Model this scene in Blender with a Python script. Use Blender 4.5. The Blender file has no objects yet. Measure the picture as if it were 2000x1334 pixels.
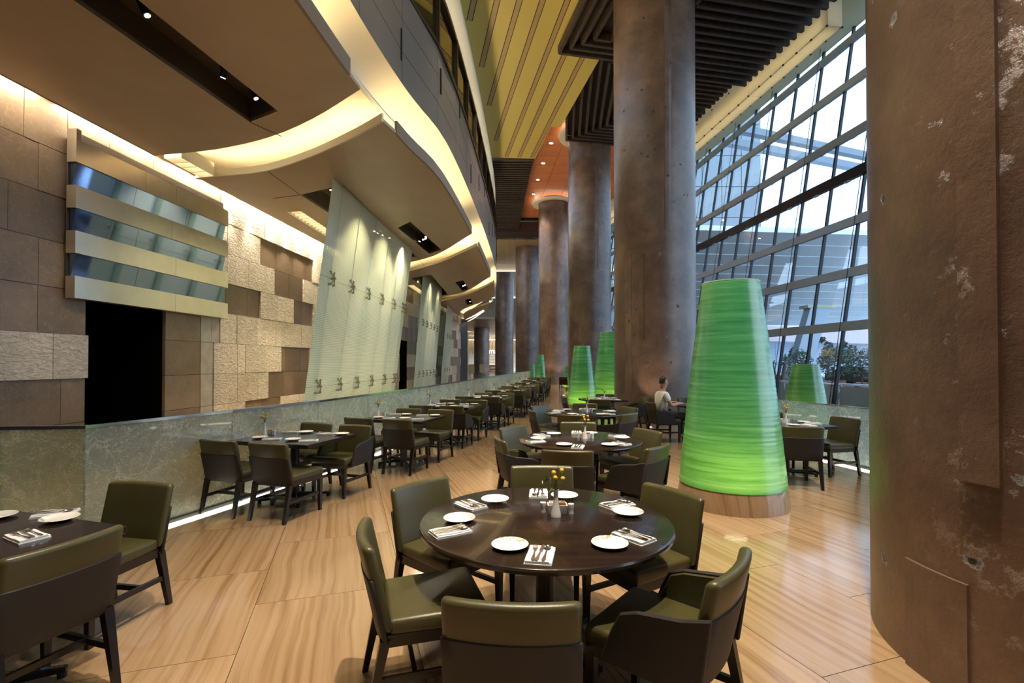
import bpy, bmesh, math, random
from mathutils import Vector, Matrix
from mathutils.geometry import intersect_line_line_2d
random.seed(7)
R = math.radians
PI = math.pi
scene = bpy.context.scene
COL = scene.collection

# ------------------------------------------------------------------ camera, world, exposure
cam_d = bpy.data.cameras.new('camera')
cam_d.sensor_width = 36.0
cam_d.lens = 962.0 / 2000.0 * 36.0
cam_d.shift_y = 0.01463
cam_d.clip_end = 600
cam = bpy.data.objects.new('camera', cam_d)
cam.location = (0, 0, 1.65)
cam.rotation_euler = (R(90.7), 0, 0)
COL.objects.link(cam)
scene.camera = cam

world = bpy.data.worlds.new('world')
scene.world = world
world.use_nodes = True
wn = world.node_tree.nodes
wn['Background'].inputs['Color'].default_value = (0.62, 0.79, 1.0, 1)
wn['Background'].inputs['Strength'].default_value = 3.3

vs = scene.view_settings
vs.view_transform = 'Standard'
vs.look = 'None'
vs.exposure = 0.0
vs.gamma = 1.0
vs.use_curve_mapping = False
scene.cycles.use_denoising = True
scene.cycles.max_bounces = 8
scene.cycles.diffuse_bounces = 4
scene.cycles.transparent_max_bounces = 24
scene.cycles.sample_clamp_indirect = 6.0
scene.cycles.caustics_reflective = False
scene.cycles.caustics_refractive = False

WARM = (1.0, 0.76, 0.45)
WARM2 = (1.0, 0.84, 0.60)


def spot_light(name, loc, target, power, angle=60, blend=0.6, color=WARM2, radius=0.08, parent=None):
    d = bpy.data.lights.new(name, 'SPOT')
    d.energy = power
    d.spot_size = R(angle)
    d.spot_blend = blend
    d.color = color
    d.shadow_soft_size = radius
    o = bpy.data.objects.new(name, d)
    COL.objects.link(o)
    o.location = loc
    v = Vector(target) - Vector(loc)
    o.rotation_euler = v.to_track_quat('-Z', 'Y').to_euler()
    if parent:
        o.parent = parent
    return o


# ------------------------------------------------------------------ node material helpers
def new_mat(name):
    m = bpy.data.materials.new(name)
    m.use_nodes = True
    nt = m.node_tree
    b = nt.nodes['Principled BSDF']
    return m, nt, b


def nd(nt, typ, **kw):
    n = nt.nodes.new(typ)
    for k, v in kw.items():
        if k.startswith('i_'):
            key = k[2:]
            key = int(key) if key.isdigit() else key.replace('_', ' ')
            n.inputs[key].default_value = v
        else:
            setattr(n, k, v)
    return n


def lk(nt, a, ao, b, bi):
    nt.links.new(a.outputs[ao], b.inputs[bi])


def ramp(nt, stops):
    n = nt.nodes.new('ShaderNodeValToRGB')
    cr = n.color_ramp
    while len(cr.elements) > 1:
        cr.elements.remove(cr.elements[-1])
    cr.elements[0].position = stops[0][0]
    cr.elements[0].color = tuple(stops[0][1]) + (1,)
    for p, c in stops[1:]:
        e = cr.elements.new(p)
        e.color = tuple(c) + (1,)
    return n


def simple(name, color, rough=0.5, metal=0.0, spec=0.5, noise=0.0, nscale=8.0, bump=0.0, bscale=60.0, coat=0.0):
    m, nt, b = new_mat(name)
    b.inputs['Base Color'].default_value = tuple(color) + (1,)
    b.inputs['Roughness'].default_value = rough
    b.inputs['Metallic'].default_value = metal
    b.inputs['Specular IOR Level'].default_value = spec
    b.inputs['Coat Weight'].default_value = coat
    tc = nd(nt, 'ShaderNodeTexCoord')
    if noise:
        nz = nd(nt, 'ShaderNodeTexNoise', i_Scale=nscale, i_Detail=4.0)
        lk(nt, tc, 'Object', nz, 'Vector')
        lo = [max(0, c * (1 - noise)) for c in color]
        hi = [min(1, c * (1 + noise)) for c in color]
        rp = ramp(nt, [(0.3, lo), (0.7, hi)])
        lk(nt, nz, 'Fac', rp, 'Fac')
        lk(nt, rp, 'Color', b, 'Base Color')
    if bump:
        nb = nd(nt, 'ShaderNodeTexNoise', i_Scale=bscale, i_Detail=3.0)
        lk(nt, tc, 'Object', nb, 'Vector')
        bp = nd(nt, 'ShaderNodeBump', i_Strength=bump, i_Distance=0.01)
        lk(nt, nb, 'Fac', bp, 'Height')
        lk(nt, bp, 'Normal', b, 'Normal')
    return m


def emitter(name, color, strength):
    m, nt, b = new_mat(name)
    b.inputs['Base Color'].default_value = (0.9, 0.9, 0.9, 1)
    b.inputs['Emission Color'].default_value = tuple(color) + (1,)
    b.inputs['Emission Strength'].default_value = strength
    return m


FLOOR_ANG = R(18.4)


def mat_floor():
    m, nt, b = new_mat('veined stone floor')
    geo = nd(nt, 'ShaderNodeNewGeometry')
    oi = nd(nt, 'ShaderNodeObjectInfo')
    ad = nd(nt, 'ShaderNodeMath', operation='ADD')
    lk(nt, oi, 'Random', ad, 0)
    lk(nt, geo, 'Random Per Island', ad, 1)
    mp = nd(nt, 'ShaderNodeMapping')
    mp.inputs['Rotation'].default_value = (0, 0, -FLOOR_ANG)
    lk(nt, geo, 'Position', mp, 'Vector')
    sc = nd(nt, 'ShaderNodeVectorMath', operation='SCALE', i_Scale=37.0)
    cmb = nd(nt, 'ShaderNodeCombineXYZ')
    lk(nt, ad, 0, cmb, 0)
    lk(nt, ad, 0, cmb, 2)
    lk(nt, cmb, 0, sc, 0)
    av = nd(nt, 'ShaderNodeVectorMath', operation='ADD')
    lk(nt, mp, 0, av, 0)
    lk(nt, sc, 0, av, 1)
    # wavy distortion
    nz = nd(nt, 'ShaderNodeTexNoise', i_Scale=1.3, i_Detail=3.0)
    lk(nt, av, 0, nz, 'Vector')
    s2 = nd(nt, 'ShaderNodeVectorMath', operation='SCALE', i_Scale=0.09)
    lk(nt, nz, 'Color', s2, 0)
    av2 = nd(nt, 'ShaderNodeVectorMath', operation='ADD')
    lk(nt, av, 0, av2, 0)
    lk(nt, s2, 0, av2, 1)
    m2 = nd(nt, 'ShaderNodeMapping')
    m2.inputs['Scale'].default_value = (22.0, 0.30, 1.0)
    lk(nt, av2, 0, m2, 'Vector')
    n2 = nd(nt, 'ShaderNodeTexNoise', i_Scale=1.0, i_Detail=6.0, i_Roughness=0.62)
    lk(nt, m2, 0, n2, 'Vector')
    rp = ramp(nt, [(0.26, (0.23, 0.125, 0.056)), (0.40, (0.35, 0.215, 0.108)), (0.50, (0.42, 0.272, 0.145)), (0.72, (0.48, 0.33, 0.19))])
    lk(nt, n2, 'Fac', rp, 'Fac')
    hs = nd(nt, 'ShaderNodeHueSaturation')
    mr = nd(nt, 'ShaderNodeMapRange', i_1=0.0, i_2=2.0, i_3=0.62, i_4=0.84)
    lk(nt, ad, 0, mr, 0)
    lk(nt, mr, 0, hs, 'Value')
    lk(nt, rp, 'Color', hs, 'Color')
    lk(nt, hs, 0, b, 'Base Color')
    b.inputs['Roughness'].default_value = 0.13
    b.inputs['Specular IOR Level'].default_value = 0.5
    return m


def mat_concrete():
    m, nt, b = new_mat('weathered bronze concrete')
    tc = nd(nt, 'ShaderNodeTexCoord')
    oi = nd(nt, 'ShaderNodeObjectInfo')
    of = nd(nt, 'ShaderNodeVectorMath', operation='SCALE', i_Scale=50.0)
    lk(nt, oi, 'Random', of, 0)
    av = nd(nt, 'ShaderNodeVectorMath', operation='ADD')
    lk(nt, tc, 'Object', av, 0)
    lk(nt, of, 0, av, 1)
    n1 = nd(nt, 'ShaderNodeTexNoise', i_Scale=1.1, i_Detail=8.0, i_Roughness=0.68)
    lk(nt, av, 0, n1, 'Vector')
    rp = ramp(nt, [(0.28, (0.060, 0.034, 0.022)), (0.46, (0.125, 0.073, 0.048)), (0.62, (0.19, 0.118, 0.080)), (0.8, (0.27, 0.19, 0.145))])
    lk(nt, n1, 'Fac', rp, 'Fac')
    # ochre crusts
    n2 = nd(nt, 'ShaderNodeTexNoise', i_Scale=4.2, i_Detail=9.0, i_Roughness=0.75)
    lk(nt, av, 0, n2, 'Vector')
    r2 = ramp(nt, [(0.59, (0, 0, 0)), (0.69, (1, 1, 1))])
    lk(nt, n2, 'Fac', r2, 'Fac')
    mx = nd(nt, 'ShaderNodeMix', data_type='RGBA')
    mu = nd(nt, 'ShaderNodeMath', operation='MULTIPLY', i_1=0.30)
    lk(nt, r2, 'Color', mu, 0)
    lk(nt, mu, 0, mx, 'Factor')
    lk(nt, rp, 'Color', mx, 6)
    mx.inputs[7].default_value = (0.30, 0.165, 0.085, 1)
    # pits
    vo = nd(nt, 'ShaderNodeTexVoronoi', i_Scale=2.6, i_Randomness=1.0)
    dn = nd(nt, 'ShaderNodeVectorMath', operation='SCALE', i_Scale=0.22)
    lk(nt, n2, 'Color', dn, 0)
    av3 = nd(nt, 'ShaderNodeVectorMath', operation='ADD')
    lk(nt, av, 0, av3, 0)
    lk(nt, dn, 0, av3, 1)
    lk(nt, av3, 0, vo, 'Vector')
    pr = ramp(nt, [(0.05, (0, 0, 0)), (0.10, (1, 1, 1))])
    lk(nt, vo, 'Distance', pr, 'Fac')
    mp = nd(nt, 'ShaderNodeMix', data_type='RGBA')
    lk(nt, pr, 'Color', mp, 'Factor')
    mp.inputs[6].default_value = (0.03, 0.018, 0.012, 1)
    lk(nt, mx, 2, mp, 7)
    lk(nt, mp, 2, b, 'Base Color')
    n3 = nd(nt, 'ShaderNodeTexNoise', i_Scale=24.0, i_Detail=5.0, i_Roughness=0.7)
    lk(nt, av, 0, n3, 'Vector')
    h1 = nd(nt, 'ShaderNodeMath', operation='MULTIPLY', i_1=0.14)
    lk(nt, n3, 'Fac', h1, 0)
    h2 = nd(nt, 'ShaderNodeMath', operation='MULTIPLY_ADD', i_1=0.13)
    lk(nt, r2, 'Color', h2, 0)
    lk(nt, h1, 0, h2, 2)
    h3 = nd(nt, 'ShaderNodeMath', operation='MULTIPLY_ADD', i_1=1.1)
    lk(nt, pr, 'Color', h3, 0)
    lk(nt, h2, 0, h3, 2)
    bp = nd(nt, 'ShaderNodeBump', i_Strength=0.9, i_Distance=0.03)
    lk(nt, h3, 0, bp, 'Height')
    lk(nt, bp, 'Normal', b, 'Normal')
    b.inputs['Roughness'].default_value = 0.36
    b.inputs['Specular IOR Level'].default_value = 0.8
    return m


def mat_rough_stone():
    m, nt, b = new_mat('chiselled limestone')
    geo = nd(nt, 'ShaderNodeNewGeometry')
    oi = nd(nt, 'ShaderNodeObjectInfo')
    mp = nd(nt, 'ShaderNodeMapping')
    mp.inputs['Scale'].default_value = (10, 10, 24)
    lk(nt, geo, 'Position', mp, 'Vector')
    n1 = nd(nt, 'ShaderNodeTexNoise', i_Scale=1.0, i_Detail=4.0, i_Roughness=0.55, i_Distortion=0.8)
    lk(nt, mp, 0, n1, 'Vector')
    rp = ramp(nt, [(0.3, (0.34, 0.30, 0.24)), (0.7, (0.56, 0.50, 0.41))])
    lk(nt, n1, 'Fac', rp, 'Fac')
    hs = nd(nt, 'ShaderNodeHueSaturation')
    mr = nd(nt, 'ShaderNodeMapRange', i_3=0.85, i_4=1.12)
    lk(nt, oi, 'Random', mr, 0)
    lk(nt, mr, 0, hs, 'Value')
    lk(nt, rp, 'Color', hs, 'Color')
    lk(nt, hs, 0, b, 'Base Color')
    bp = nd(nt, 'ShaderNodeBump', i_Strength=1.0, i_Distance=0.045)
    lk(nt, n1, 'Fac', bp, 'Height')
    lk(nt, bp, 'Normal', b, 'Normal')
    b.inputs['Roughness'].default_value = 0.8
    return m


def mat_smooth_stone():
    m, nt, b = new_mat('honed brown limestone')
    geo = nd(nt, 'ShaderNodeNewGeometry')
    oi = nd(nt, 'ShaderNodeObjectInfo')
    n1 = nd(nt, 'ShaderNodeTexNoise', i_Scale=1.6, i_Detail=6.0, i_Roughness=0.6)
    lk(nt, geo, 'Position', n1, 'Vector')
    rp = ramp(nt, [(0.3, (0.105, 0.070, 0.044)), (0.7, (0.175, 0.122, 0.080))])
    lk(nt, n1, 'Fac', rp, 'Fac')
    vo = nd(nt, 'ShaderNodeTexVoronoi', feature='DISTANCE_TO_EDGE', i_Scale=7.0)
    n2 = nd(nt, 'ShaderNodeTexNoise', i_Scale=5.0, i_Detail=4.0)
    lk(nt, geo, 'Position', n2, 'Vector')
    s = nd(nt, 'ShaderNodeVectorMath', operation='SCALE', i_Scale=0.35)
    lk(nt, n2, 'Color', s, 0)
    a = nd(nt, 'ShaderNodeVectorMath', operation='ADD')
    lk(nt, geo, 'Position', a, 0)
    lk(nt, s, 0, a, 1)
    lk(nt, a, 0, vo, 'Vector')
    r2 = ramp(nt, [(0.0, (1, 1, 1)), (0.03, (0, 0, 0))])
    lk(nt, vo, 'Distance', r2, 'Fac')
    mu = nd(nt, 'ShaderNodeMath', operation='MULTIPLY', i_1=0.22)
    lk(nt, r2, 'Color', mu, 0)
    mx = nd(nt, 'ShaderNodeMix', data_type='RGBA')
    lk(nt, mu, 0, mx, 'Factor')
    lk(nt, rp, 'Color', mx, 6)
    mx.inputs[7].default_value = (0.38, 0.32, 0.24, 1)
    hs = nd(nt, 'ShaderNodeHueSaturation')
    mr = nd(nt, 'ShaderNodeMapRange', i_3=0.8, i_4=1.15)
    lk(nt, oi, 'Random', mr, 0)
    lk(nt, mr, 0, hs, 'Value')
    lk(nt, mx, 2, hs, 'Color')
    lk(nt, hs, 0, b, 'Base Color')
    b.inputs['Roughness'].default_value = 0.34
    return m


def mat_crackle():
    m, nt, b = new_mat('crackle etched glass')
    out = nt.nodes['Material Output']
    geo = nd(nt, 'ShaderNodeNewGeometry')
    n0 = nd(nt, 'ShaderNodeTexNoise', i_Scale=2.4, i_Detail=9.0, i_Roughness=0.62)
    lk(nt, geo, 'Position', n0, 'Vector')
    s = nd(nt, 'ShaderNodeVectorMath', operation='SCALE', i_Scale=0.9)
    lk(nt, n0, 'Color', s, 0)
    a = nd(nt, 'ShaderNodeVectorMath', operation='ADD')
    lk(nt, geo, 'Position', a, 0)
    lk(nt, s, 0, a, 1)
    mp = nd(nt, 'ShaderNodeMapping')
    mp.inputs['Rotation'].default_value = (0.5, 0.55, 0.3)
    mp.inputs['Scale'].default_value = (0.7, 0.7, 1.5)
    lk(nt, a, 0, mp, 'Vector')
    facs = []
    for sc, w in ((2.2, 0.022), (6.5, 0.030), (13.0, 0.036)):
        vo = nd(nt, 'ShaderNodeTexVoronoi', feature='DISTANCE_TO_EDGE', i_Scale=sc)
        lk(nt, mp, 0, vo, 'Vector')
        r2 = ramp(nt, [(0.0, (1, 1, 1)), (w, (0, 0, 0))])
        lk(nt, vo, 'Distance', r2, 'Fac')
        facs.append(r2)
    nm = nd(nt, 'ShaderNodeTexNoise', i_Scale=1.4, i_Detail=3.0)
    lk(nt, geo, 'Position', nm, 'Vector')
    rm = ramp(nt, [(0.4, (0, 0, 0)), (0.6, (1, 1, 1))])
    lk(nt, nm, 'Fac', rm, 'Fac')
    mx1 = nd(nt, 'ShaderNodeMath', operation='MAXIMUM')
    lk(nt, facs[0], 'Color', mx1, 0)
    lk(nt, facs[1], 'Color', mx1, 1)
    mm = nd(nt, 'ShaderNodeMath', operation='MULTIPLY')
    lk(nt, facs[2], 'Color', mm, 0)
    lk(nt, rm, 'Color', mm, 1)
    mx2 = nd(nt, 'ShaderNodeMath', operation='MAXIMUM')
    lk(nt, mx1, 0, mx2, 0)
    lk(nt, mm, 0, mx2, 1)
    fr = nd(nt, 'ShaderNodeMath', operation='MULTIPLY_ADD', i_1=0.40, i_2=0.50)
    lk(nt, mx2, 0, fr, 0)
    tr = nd(nt, 'ShaderNodeBsdfTransparent')
    tr.inputs['Color'].default_value = (0.84, 0.90, 0.82, 1)
    df = nd(nt, 'ShaderNodeBsdfDiffuse')
    tl = nd(nt, 'ShaderNodeBsdfTranslucent')
    cr = nd(nt, 'ShaderNodeMix', data_type='RGBA')
    lk(nt, mx2, 0, cr, 'Factor')
    cr.inputs[6].default_value = (0.62, 0.67, 0.58, 1)
    cr.inputs[7].default_value = (0.95, 0.95, 0.80, 1)
    lk(nt, cr, 2, df, 'Color')
    lk(nt, cr, 2, tl, 'Color')
    ms = nd(nt, 'ShaderNodeMixShader', i_0=0.5)
    lk(nt, df, 0, ms, 1)
    lk(nt, tl, 0, ms, 2)
    m1 = nd(nt, 'ShaderNodeMixShader')
    lk(nt, fr, 0, m1, 0)
    lk(nt, tr, 0, m1, 1)
    lk(nt, ms, 0, m1, 2)
    gl = nd(nt, 'ShaderNodeBsdfGlossy', i_Roughness=0.03)
    m2 = nd(nt, 'ShaderNodeMixShader', i_0=0.07)
    lk(nt, m1, 0, m2, 1)
    lk(nt, gl, 0, m2, 2)
    lk(nt, m2, 0, out, 'Surface')
    nt.nodes.remove(b)
    return m


def mat_pane(name, tint, refl, rough=0.0):
    m, nt, b = new_mat(name)
    out = nt.nodes['Material Output']
    tr = nd(nt, 'ShaderNodeBsdfTransparent')
    tr.inputs['Color'].default_value = tuple(tint) + (1,)
    gl = nd(nt, 'ShaderNodeBsdfGlossy', i_Roughness=rough)
    fs = nd(nt, 'ShaderNodeLayerWeight', i_Blend=0.35)
    mr = nd(nt, 'ShaderNodeMapRange', i_3=refl, i_4=min(1.0, refl * 4))
    lk(nt, fs, 'Facing', mr, 0)
    mx = nd(nt, 'ShaderNodeMixShader')
    lk(nt, mr, 0, mx, 0)
    lk(nt, tr, 0, mx, 1)
    lk(nt, gl, 0, mx, 2)
    lk(nt, mx, 0, out, 'Surface')
    nt.nodes.remove(b)
    return m


def mat_frit():
    m, nt, b = new_mat('striped frit glass')
    out = nt.nodes['Material Output']
    geo = nd(nt, 'ShaderNodeNewGeometry')
    sx = nd(nt, 'ShaderNodeSeparateXYZ')
    lk(nt, geo, 'Position', sx, 0)
    mu = nd(nt, 'ShaderNodeMath', operation='MULTIPLY', i_1=2 * PI / 0.036)
    lk(nt, sx, 2, mu, 0)
    sn = nd(nt, 'ShaderNodeMath', operation='SINE')
    lk(nt, mu, 0, sn, 0)
    mr = nd(nt, 'ShaderNodeMapRange', i_1=-0.5, i_2=0.5, i_3=0.58, i_4=0.86)
    lk(nt, sn, 0, mr, 0)
    tr = nd(nt, 'ShaderNodeBsdfTransparent')
    tr.inputs['Color'].default_value = (0.86, 0.93, 0.82, 1)
    df = nd(nt, 'ShaderNodeBsdfDiffuse')
    df.inputs['Color'].default_value = (0.86, 0.88, 0.72, 1)
    tl = nd(nt, 'ShaderNodeBsdfTranslucent')
    tl.inputs['Color'].default_value = (0.88, 0.90, 0.72, 1)
    ms = nd(nt, 'ShaderNodeMixShader', i_0=0.5)
    lk(nt, df, 0, ms, 1)
    lk(nt, tl, 0, ms, 2)
    m1 = nd(nt, 'ShaderNodeMixShader')
    lk(nt, mr, 0, m1, 0)
    lk(nt, tr, 0, m1, 1)
    lk(nt, ms, 0, m1, 2)
    gl = nd(nt, 'ShaderNodeBsdfGlossy', i_Roughness=0.04)
    m2 = nd(nt, 'ShaderNodeMixShader', i_0=0.10)
    lk(nt, m1, 0, m2, 1)
    lk(nt, gl, 0, m2, 2)
    lk(nt, m2, 0, out, 'Surface')
    nt.nodes.remove(b)
    return m


def mat_shade():
    m, nt, b = new_mat('green resin shade')
    out = nt.nodes['Material Output']
    geo = nd(nt, 'ShaderNodeTexCoord')
    oi = nd(nt, 'ShaderNodeObjectInfo')
    mp = nd(nt, 'ShaderNodeMapping')
    mp.inputs['Scale'].default_value = (0.5, 0.5, 14.0)
    lk(nt, geo, 'Object', mp, 'Vector')
    of = nd(nt, 'ShaderNodeVectorMath', operation='SCALE', i_Scale=11.0)
    lk(nt, oi, 'Random', of, 0)
    av = nd(nt, 'ShaderNodeVectorMath', operation='ADD')
    lk(nt, mp, 0, av, 0)
    lk(nt, of, 0, av, 1)
    n1 = nd(nt, 'ShaderNodeTexNoise', i_Scale=1.0, i_Detail=5.0, i_Roughness=0.75)
    lk(nt, av, 0, n1, 'Vector')
    rp = ramp(nt, [(0.3, (0.030, 0.24, 0.10)), (0.5, (0.070, 0.40, 0.18)), (0.72, (0.17, 0.57, 0.30))])
    lk(nt, n1, 'Fac', rp, 'Fac')
    tl = nd(nt, 'ShaderNodeBsdfTranslucent')
    df = nd(nt, 'ShaderNodeBsdfDiffuse')
    r2 = ramp(nt, [(0.3, (0.09, 0.24, 0.02)), (0.5, (0.20, 0.42, 0.05)), (0.72, (0.36, 0.60, 0.12))])
    lk(nt, n1, 'Fac', r2, 'Fac')
    lk(nt, r2, 'Color', tl, 'Color')
    lk(nt, rp, 'Color', df, 'Color')
    ms = nd(nt, 'ShaderNodeMixShader', i_0=0.5)
    lk(nt, df, 0, ms, 1)
    lk(nt, tl, 0, ms, 2)
    gl = nd(nt, 'ShaderNodeBsdfGlossy', i_Roughness=0.22)
    lw = nd(nt, 'ShaderNodeLayerWeight', i_Blend=0.3)
    mr = nd(nt, 'ShaderNodeMapRange', i_3=0.04, i_4=0.45)
    lk(nt, lw, 'Facing', mr, 0)
    m2 = nd(nt, 'ShaderNodeMixShader')
    lk(nt, mr, 0, m2, 0)
    lk(nt, ms, 0, m2, 1)
    lk(nt, gl, 0, m2, 2)
    lk(nt, m2, 0, out, 'Surface')
    nt.nodes.remove(b)
    return m


def mat_opal():
    m, nt, b = new_mat('glowing opal glass')
    out = nt.nodes['Material Output']
    df = nd(nt, 'ShaderNodeBsdfDiffuse')
    tl = nd(nt, 'ShaderNodeBsdfTranslucent')
    for n_ in (df, tl):
        n_.inputs['Color'].default_value = (0.86, 0.82, 0.70, 1)
    ms = nd(nt, 'ShaderNodeMixShader', i_0=0.55)
    lk(nt, df, 0, ms, 1)
    lk(nt, tl, 0, ms, 2)
    gl = nd(nt, 'ShaderNodeBsdfGlossy', i_Roughness=0.15)
    m2 = nd(nt, 'ShaderNodeMixShader', i_0=0.06)
    lk(nt, ms, 0, m2, 1)
    lk(nt, gl, 0, m2, 2)
    lk(nt, m2, 0, out, 'Surface')
    nt.nodes.remove(b)
    return m


def mat_wood(name, c1, c2, rough, scale=(2, 30, 2), coat=0.0):
    m, nt, b = new_mat(name)
    tc = nd(nt, 'ShaderNodeTexCoord')
    mp = nd(nt, 'ShaderNodeMapping')
    mp.inputs['Scale'].default_value = scale
    lk(nt, tc, 'Object', mp, 'Vector')
    n1 = nd(nt, 'ShaderNodeTexNoise', i_Scale=1.0, i_Detail=5.0, i_Roughness=0.6)
    lk(nt, mp, 0, n1, 'Vector')
    rp = ramp(nt, [(0.3, c1), (0.7, c2)])
    lk(nt, n1, 'Fac', rp, 'Fac')
    lk(nt, rp, 'Color', b, 'Base Color')
    bp = nd(nt, 'ShaderNodeBump', i_Strength=0.12, i_Distance=0.005)
    lk(nt, n1, 'Fac', bp, 'Height')
    lk(nt, bp, 'Normal', b, 'Normal')
    b.inputs['Roughness'].default_value = rough
    b.inputs['Coat Weight'].default_value = coat
    return m


MAT = dict(
    floor=mat_floor(),
    concrete=mat_concrete(),
    rough=mat_rough_stone(),
    smooth=mat_smooth_stone(),
    greystone=simple('grey honed stone', (0.30, 0.27, 0.23), 0.5, noise=0.15, nscale=5, bump=0.1),
    crackle=mat_crackle(),
    pane=mat_pane('clear curtain wall glass', (0.88, 0.95, 1.0), 0.05),
    winpane=mat_pane('dark balcony glass', (0.35, 0.36, 0.33), 0.16),
    frit=mat_frit(),
    finglass=mat_pane('green edge fin glass', (0.78, 0.90, 0.82), 0.05),
    shade=mat_shade(),
    leather=simple('olive leather', (0.060, 0.053, 0.017), 0.36, bump=0.08, bscale=220, noise=0.12, nscale=3),
    darkfab=simple('dark brown woven fabric', (0.012, 0.008, 0.006), 0.6, bump=0.12, bscale=300),
    wood=mat_wood('espresso stained wood', (0.007, 0.004, 0.003), (0.015, 0.009, 0.006), 0.28),
    tabletop=mat_wood('dark walnut table top', (0.010, 0.006, 0.004), (0.024, 0.013, 0.009), 0.20, (2, 16, 2), 0.2),
    tableedge=simple('dark table edge', (0.02, 0.012, 0.009), 0.2),
    steel=simple('polished steel', (0.72, 0.72, 0.70), 0.16, 1.0),
    chrome=simple('mirror chrome', (0.80, 0.84, 0.9), 0.14, 1.0),
    brass=simple('warm steel fitting', (0.42, 0.36, 0.26), 0.3, 1.0),
    blackmetal=simple('black metal', (0.012, 0.012, 0.012), 0.4, 0.3),
    hoodsteel=simple('brushed warm steel', (0.74, 0.66, 0.55), 0.30, 1.0, noise=0.08, nscale=2.0, bump=0.03, bscale=2.5),
    hoodmirror=simple('window blue reflection steel', (0.24, 0.31, 0.48), 0.06, 1.0, bump=0.02, bscale=1.8),  # blue of the reflected windows is put into the base colour
    taupe=simple('taupe satin soffit', (0.42, 0.33, 0.235), 0.38, 0.0, noise=0.06, nscale=1.5),
    soffitedge=simple('brown soffit edge', (0.22, 0.175, 0.13), 0.35),
    cream=simple('cream plaster', (0.72, 0.66, 0.50), 0.6),
    palegreen=simple('pale green plaster', (0.66, 0.68, 0.46), 0.6),
    yellow=simple('ochre yellow ceiling panel', (0.56, 0.45, 0.12), 0.55),
    yellowstrip=simple('tan inset strip', (0.38, 0.26, 0.11), 0.5),
    dark=simple('dark recess', (0.010, 0.008, 0.006), 0.6),
    black=simple('black for unlit depth', (0.002, 0.002, 0.002), 0.9, spec=0.0),  # near-black paints in the unlit depth of the doorways
    slat=mat_wood('dark stained ceiling slat', (0.030, 0.020, 0.014), (0.062, 0.042, 0.030), 0.5),
    red=simple('terracotta ceiling panel', (0.60, 0.21, 0.085), 0.4, noise=0.12, nscale=0.6),
    tan=simple('tan ceiling panel', (0.34, 0.25, 0.13), 0.5),
    fascia=simple('grey metal fascia panel', (0.235, 0.205, 0.17), 0.34, 0.35, noise=0.05, nscale=1.0),
    bronze=simple('bronze window bar', (0.06, 0.042, 0.025), 0.35, 0.6),
    whiteglass=simple('opal glass', (0.80, 0.75, 0.64), 0.3),
    opal=mat_opal(),
    opallamp=emitter('opal box tube', (1.0, 0.86, 0.60), 9.0),
    china=simple('white china', (0.82, 0.80, 0.76), 0.12, coat=0.4),
    linen=simple('white linen', (0.80, 0.79, 0.77), 0.8, bump=0.15, bscale=120),
    stem=simple('dark red twig', (0.10, 0.03, 0.02), 0.6),
    leaf=simple('grey green leaf', (0.16, 0.20, 0.07), 0.5),
    ball=simple('yellow button flower', (0.75, 0.50, 0.04), 0.8, bump=0.5, bscale=300),
    packet=simple('tan sugar packet', (0.45, 0.25, 0.12), 0.6),
    packet2=simple('white sugar packet', (0.8, 0.78, 0.72), 0.6),
    packet3=simple('pink sugar packet', (0.75, 0.25, 0.22), 0.6),
    transom=simple('blue grey painted transom', (0.36, 0.43, 0.52), 0.4, 0.1),
    mullion=simple('black mullion', (0.012, 0.014, 0.018), 0.4, 0.3),
    led=emitter('warm cove light', (1.0, 0.79, 0.46), 42.0),
    led2=emitter('warm white floor strip', (1.0, 0.90, 0.72), 7.0),
    bulb=emitter('lamp lens', (1.0, 0.88, 0.66), 35.0),
    louver=emitter('louvre lamp', (1.0, 0.88, 0.66), 5.0),
    skin=simple('skin', (0.45, 0.26, 0.18), 0.5),
    shirt=simple('white shirt', (0.75, 0.74, 0.72), 0.8),
    trousers=simple('dark trousers', (0.03, 0.03, 0.035), 0.8),
    hair=simple('dark hair', (0.02, 0.014, 0.01), 0.5),
)


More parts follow.
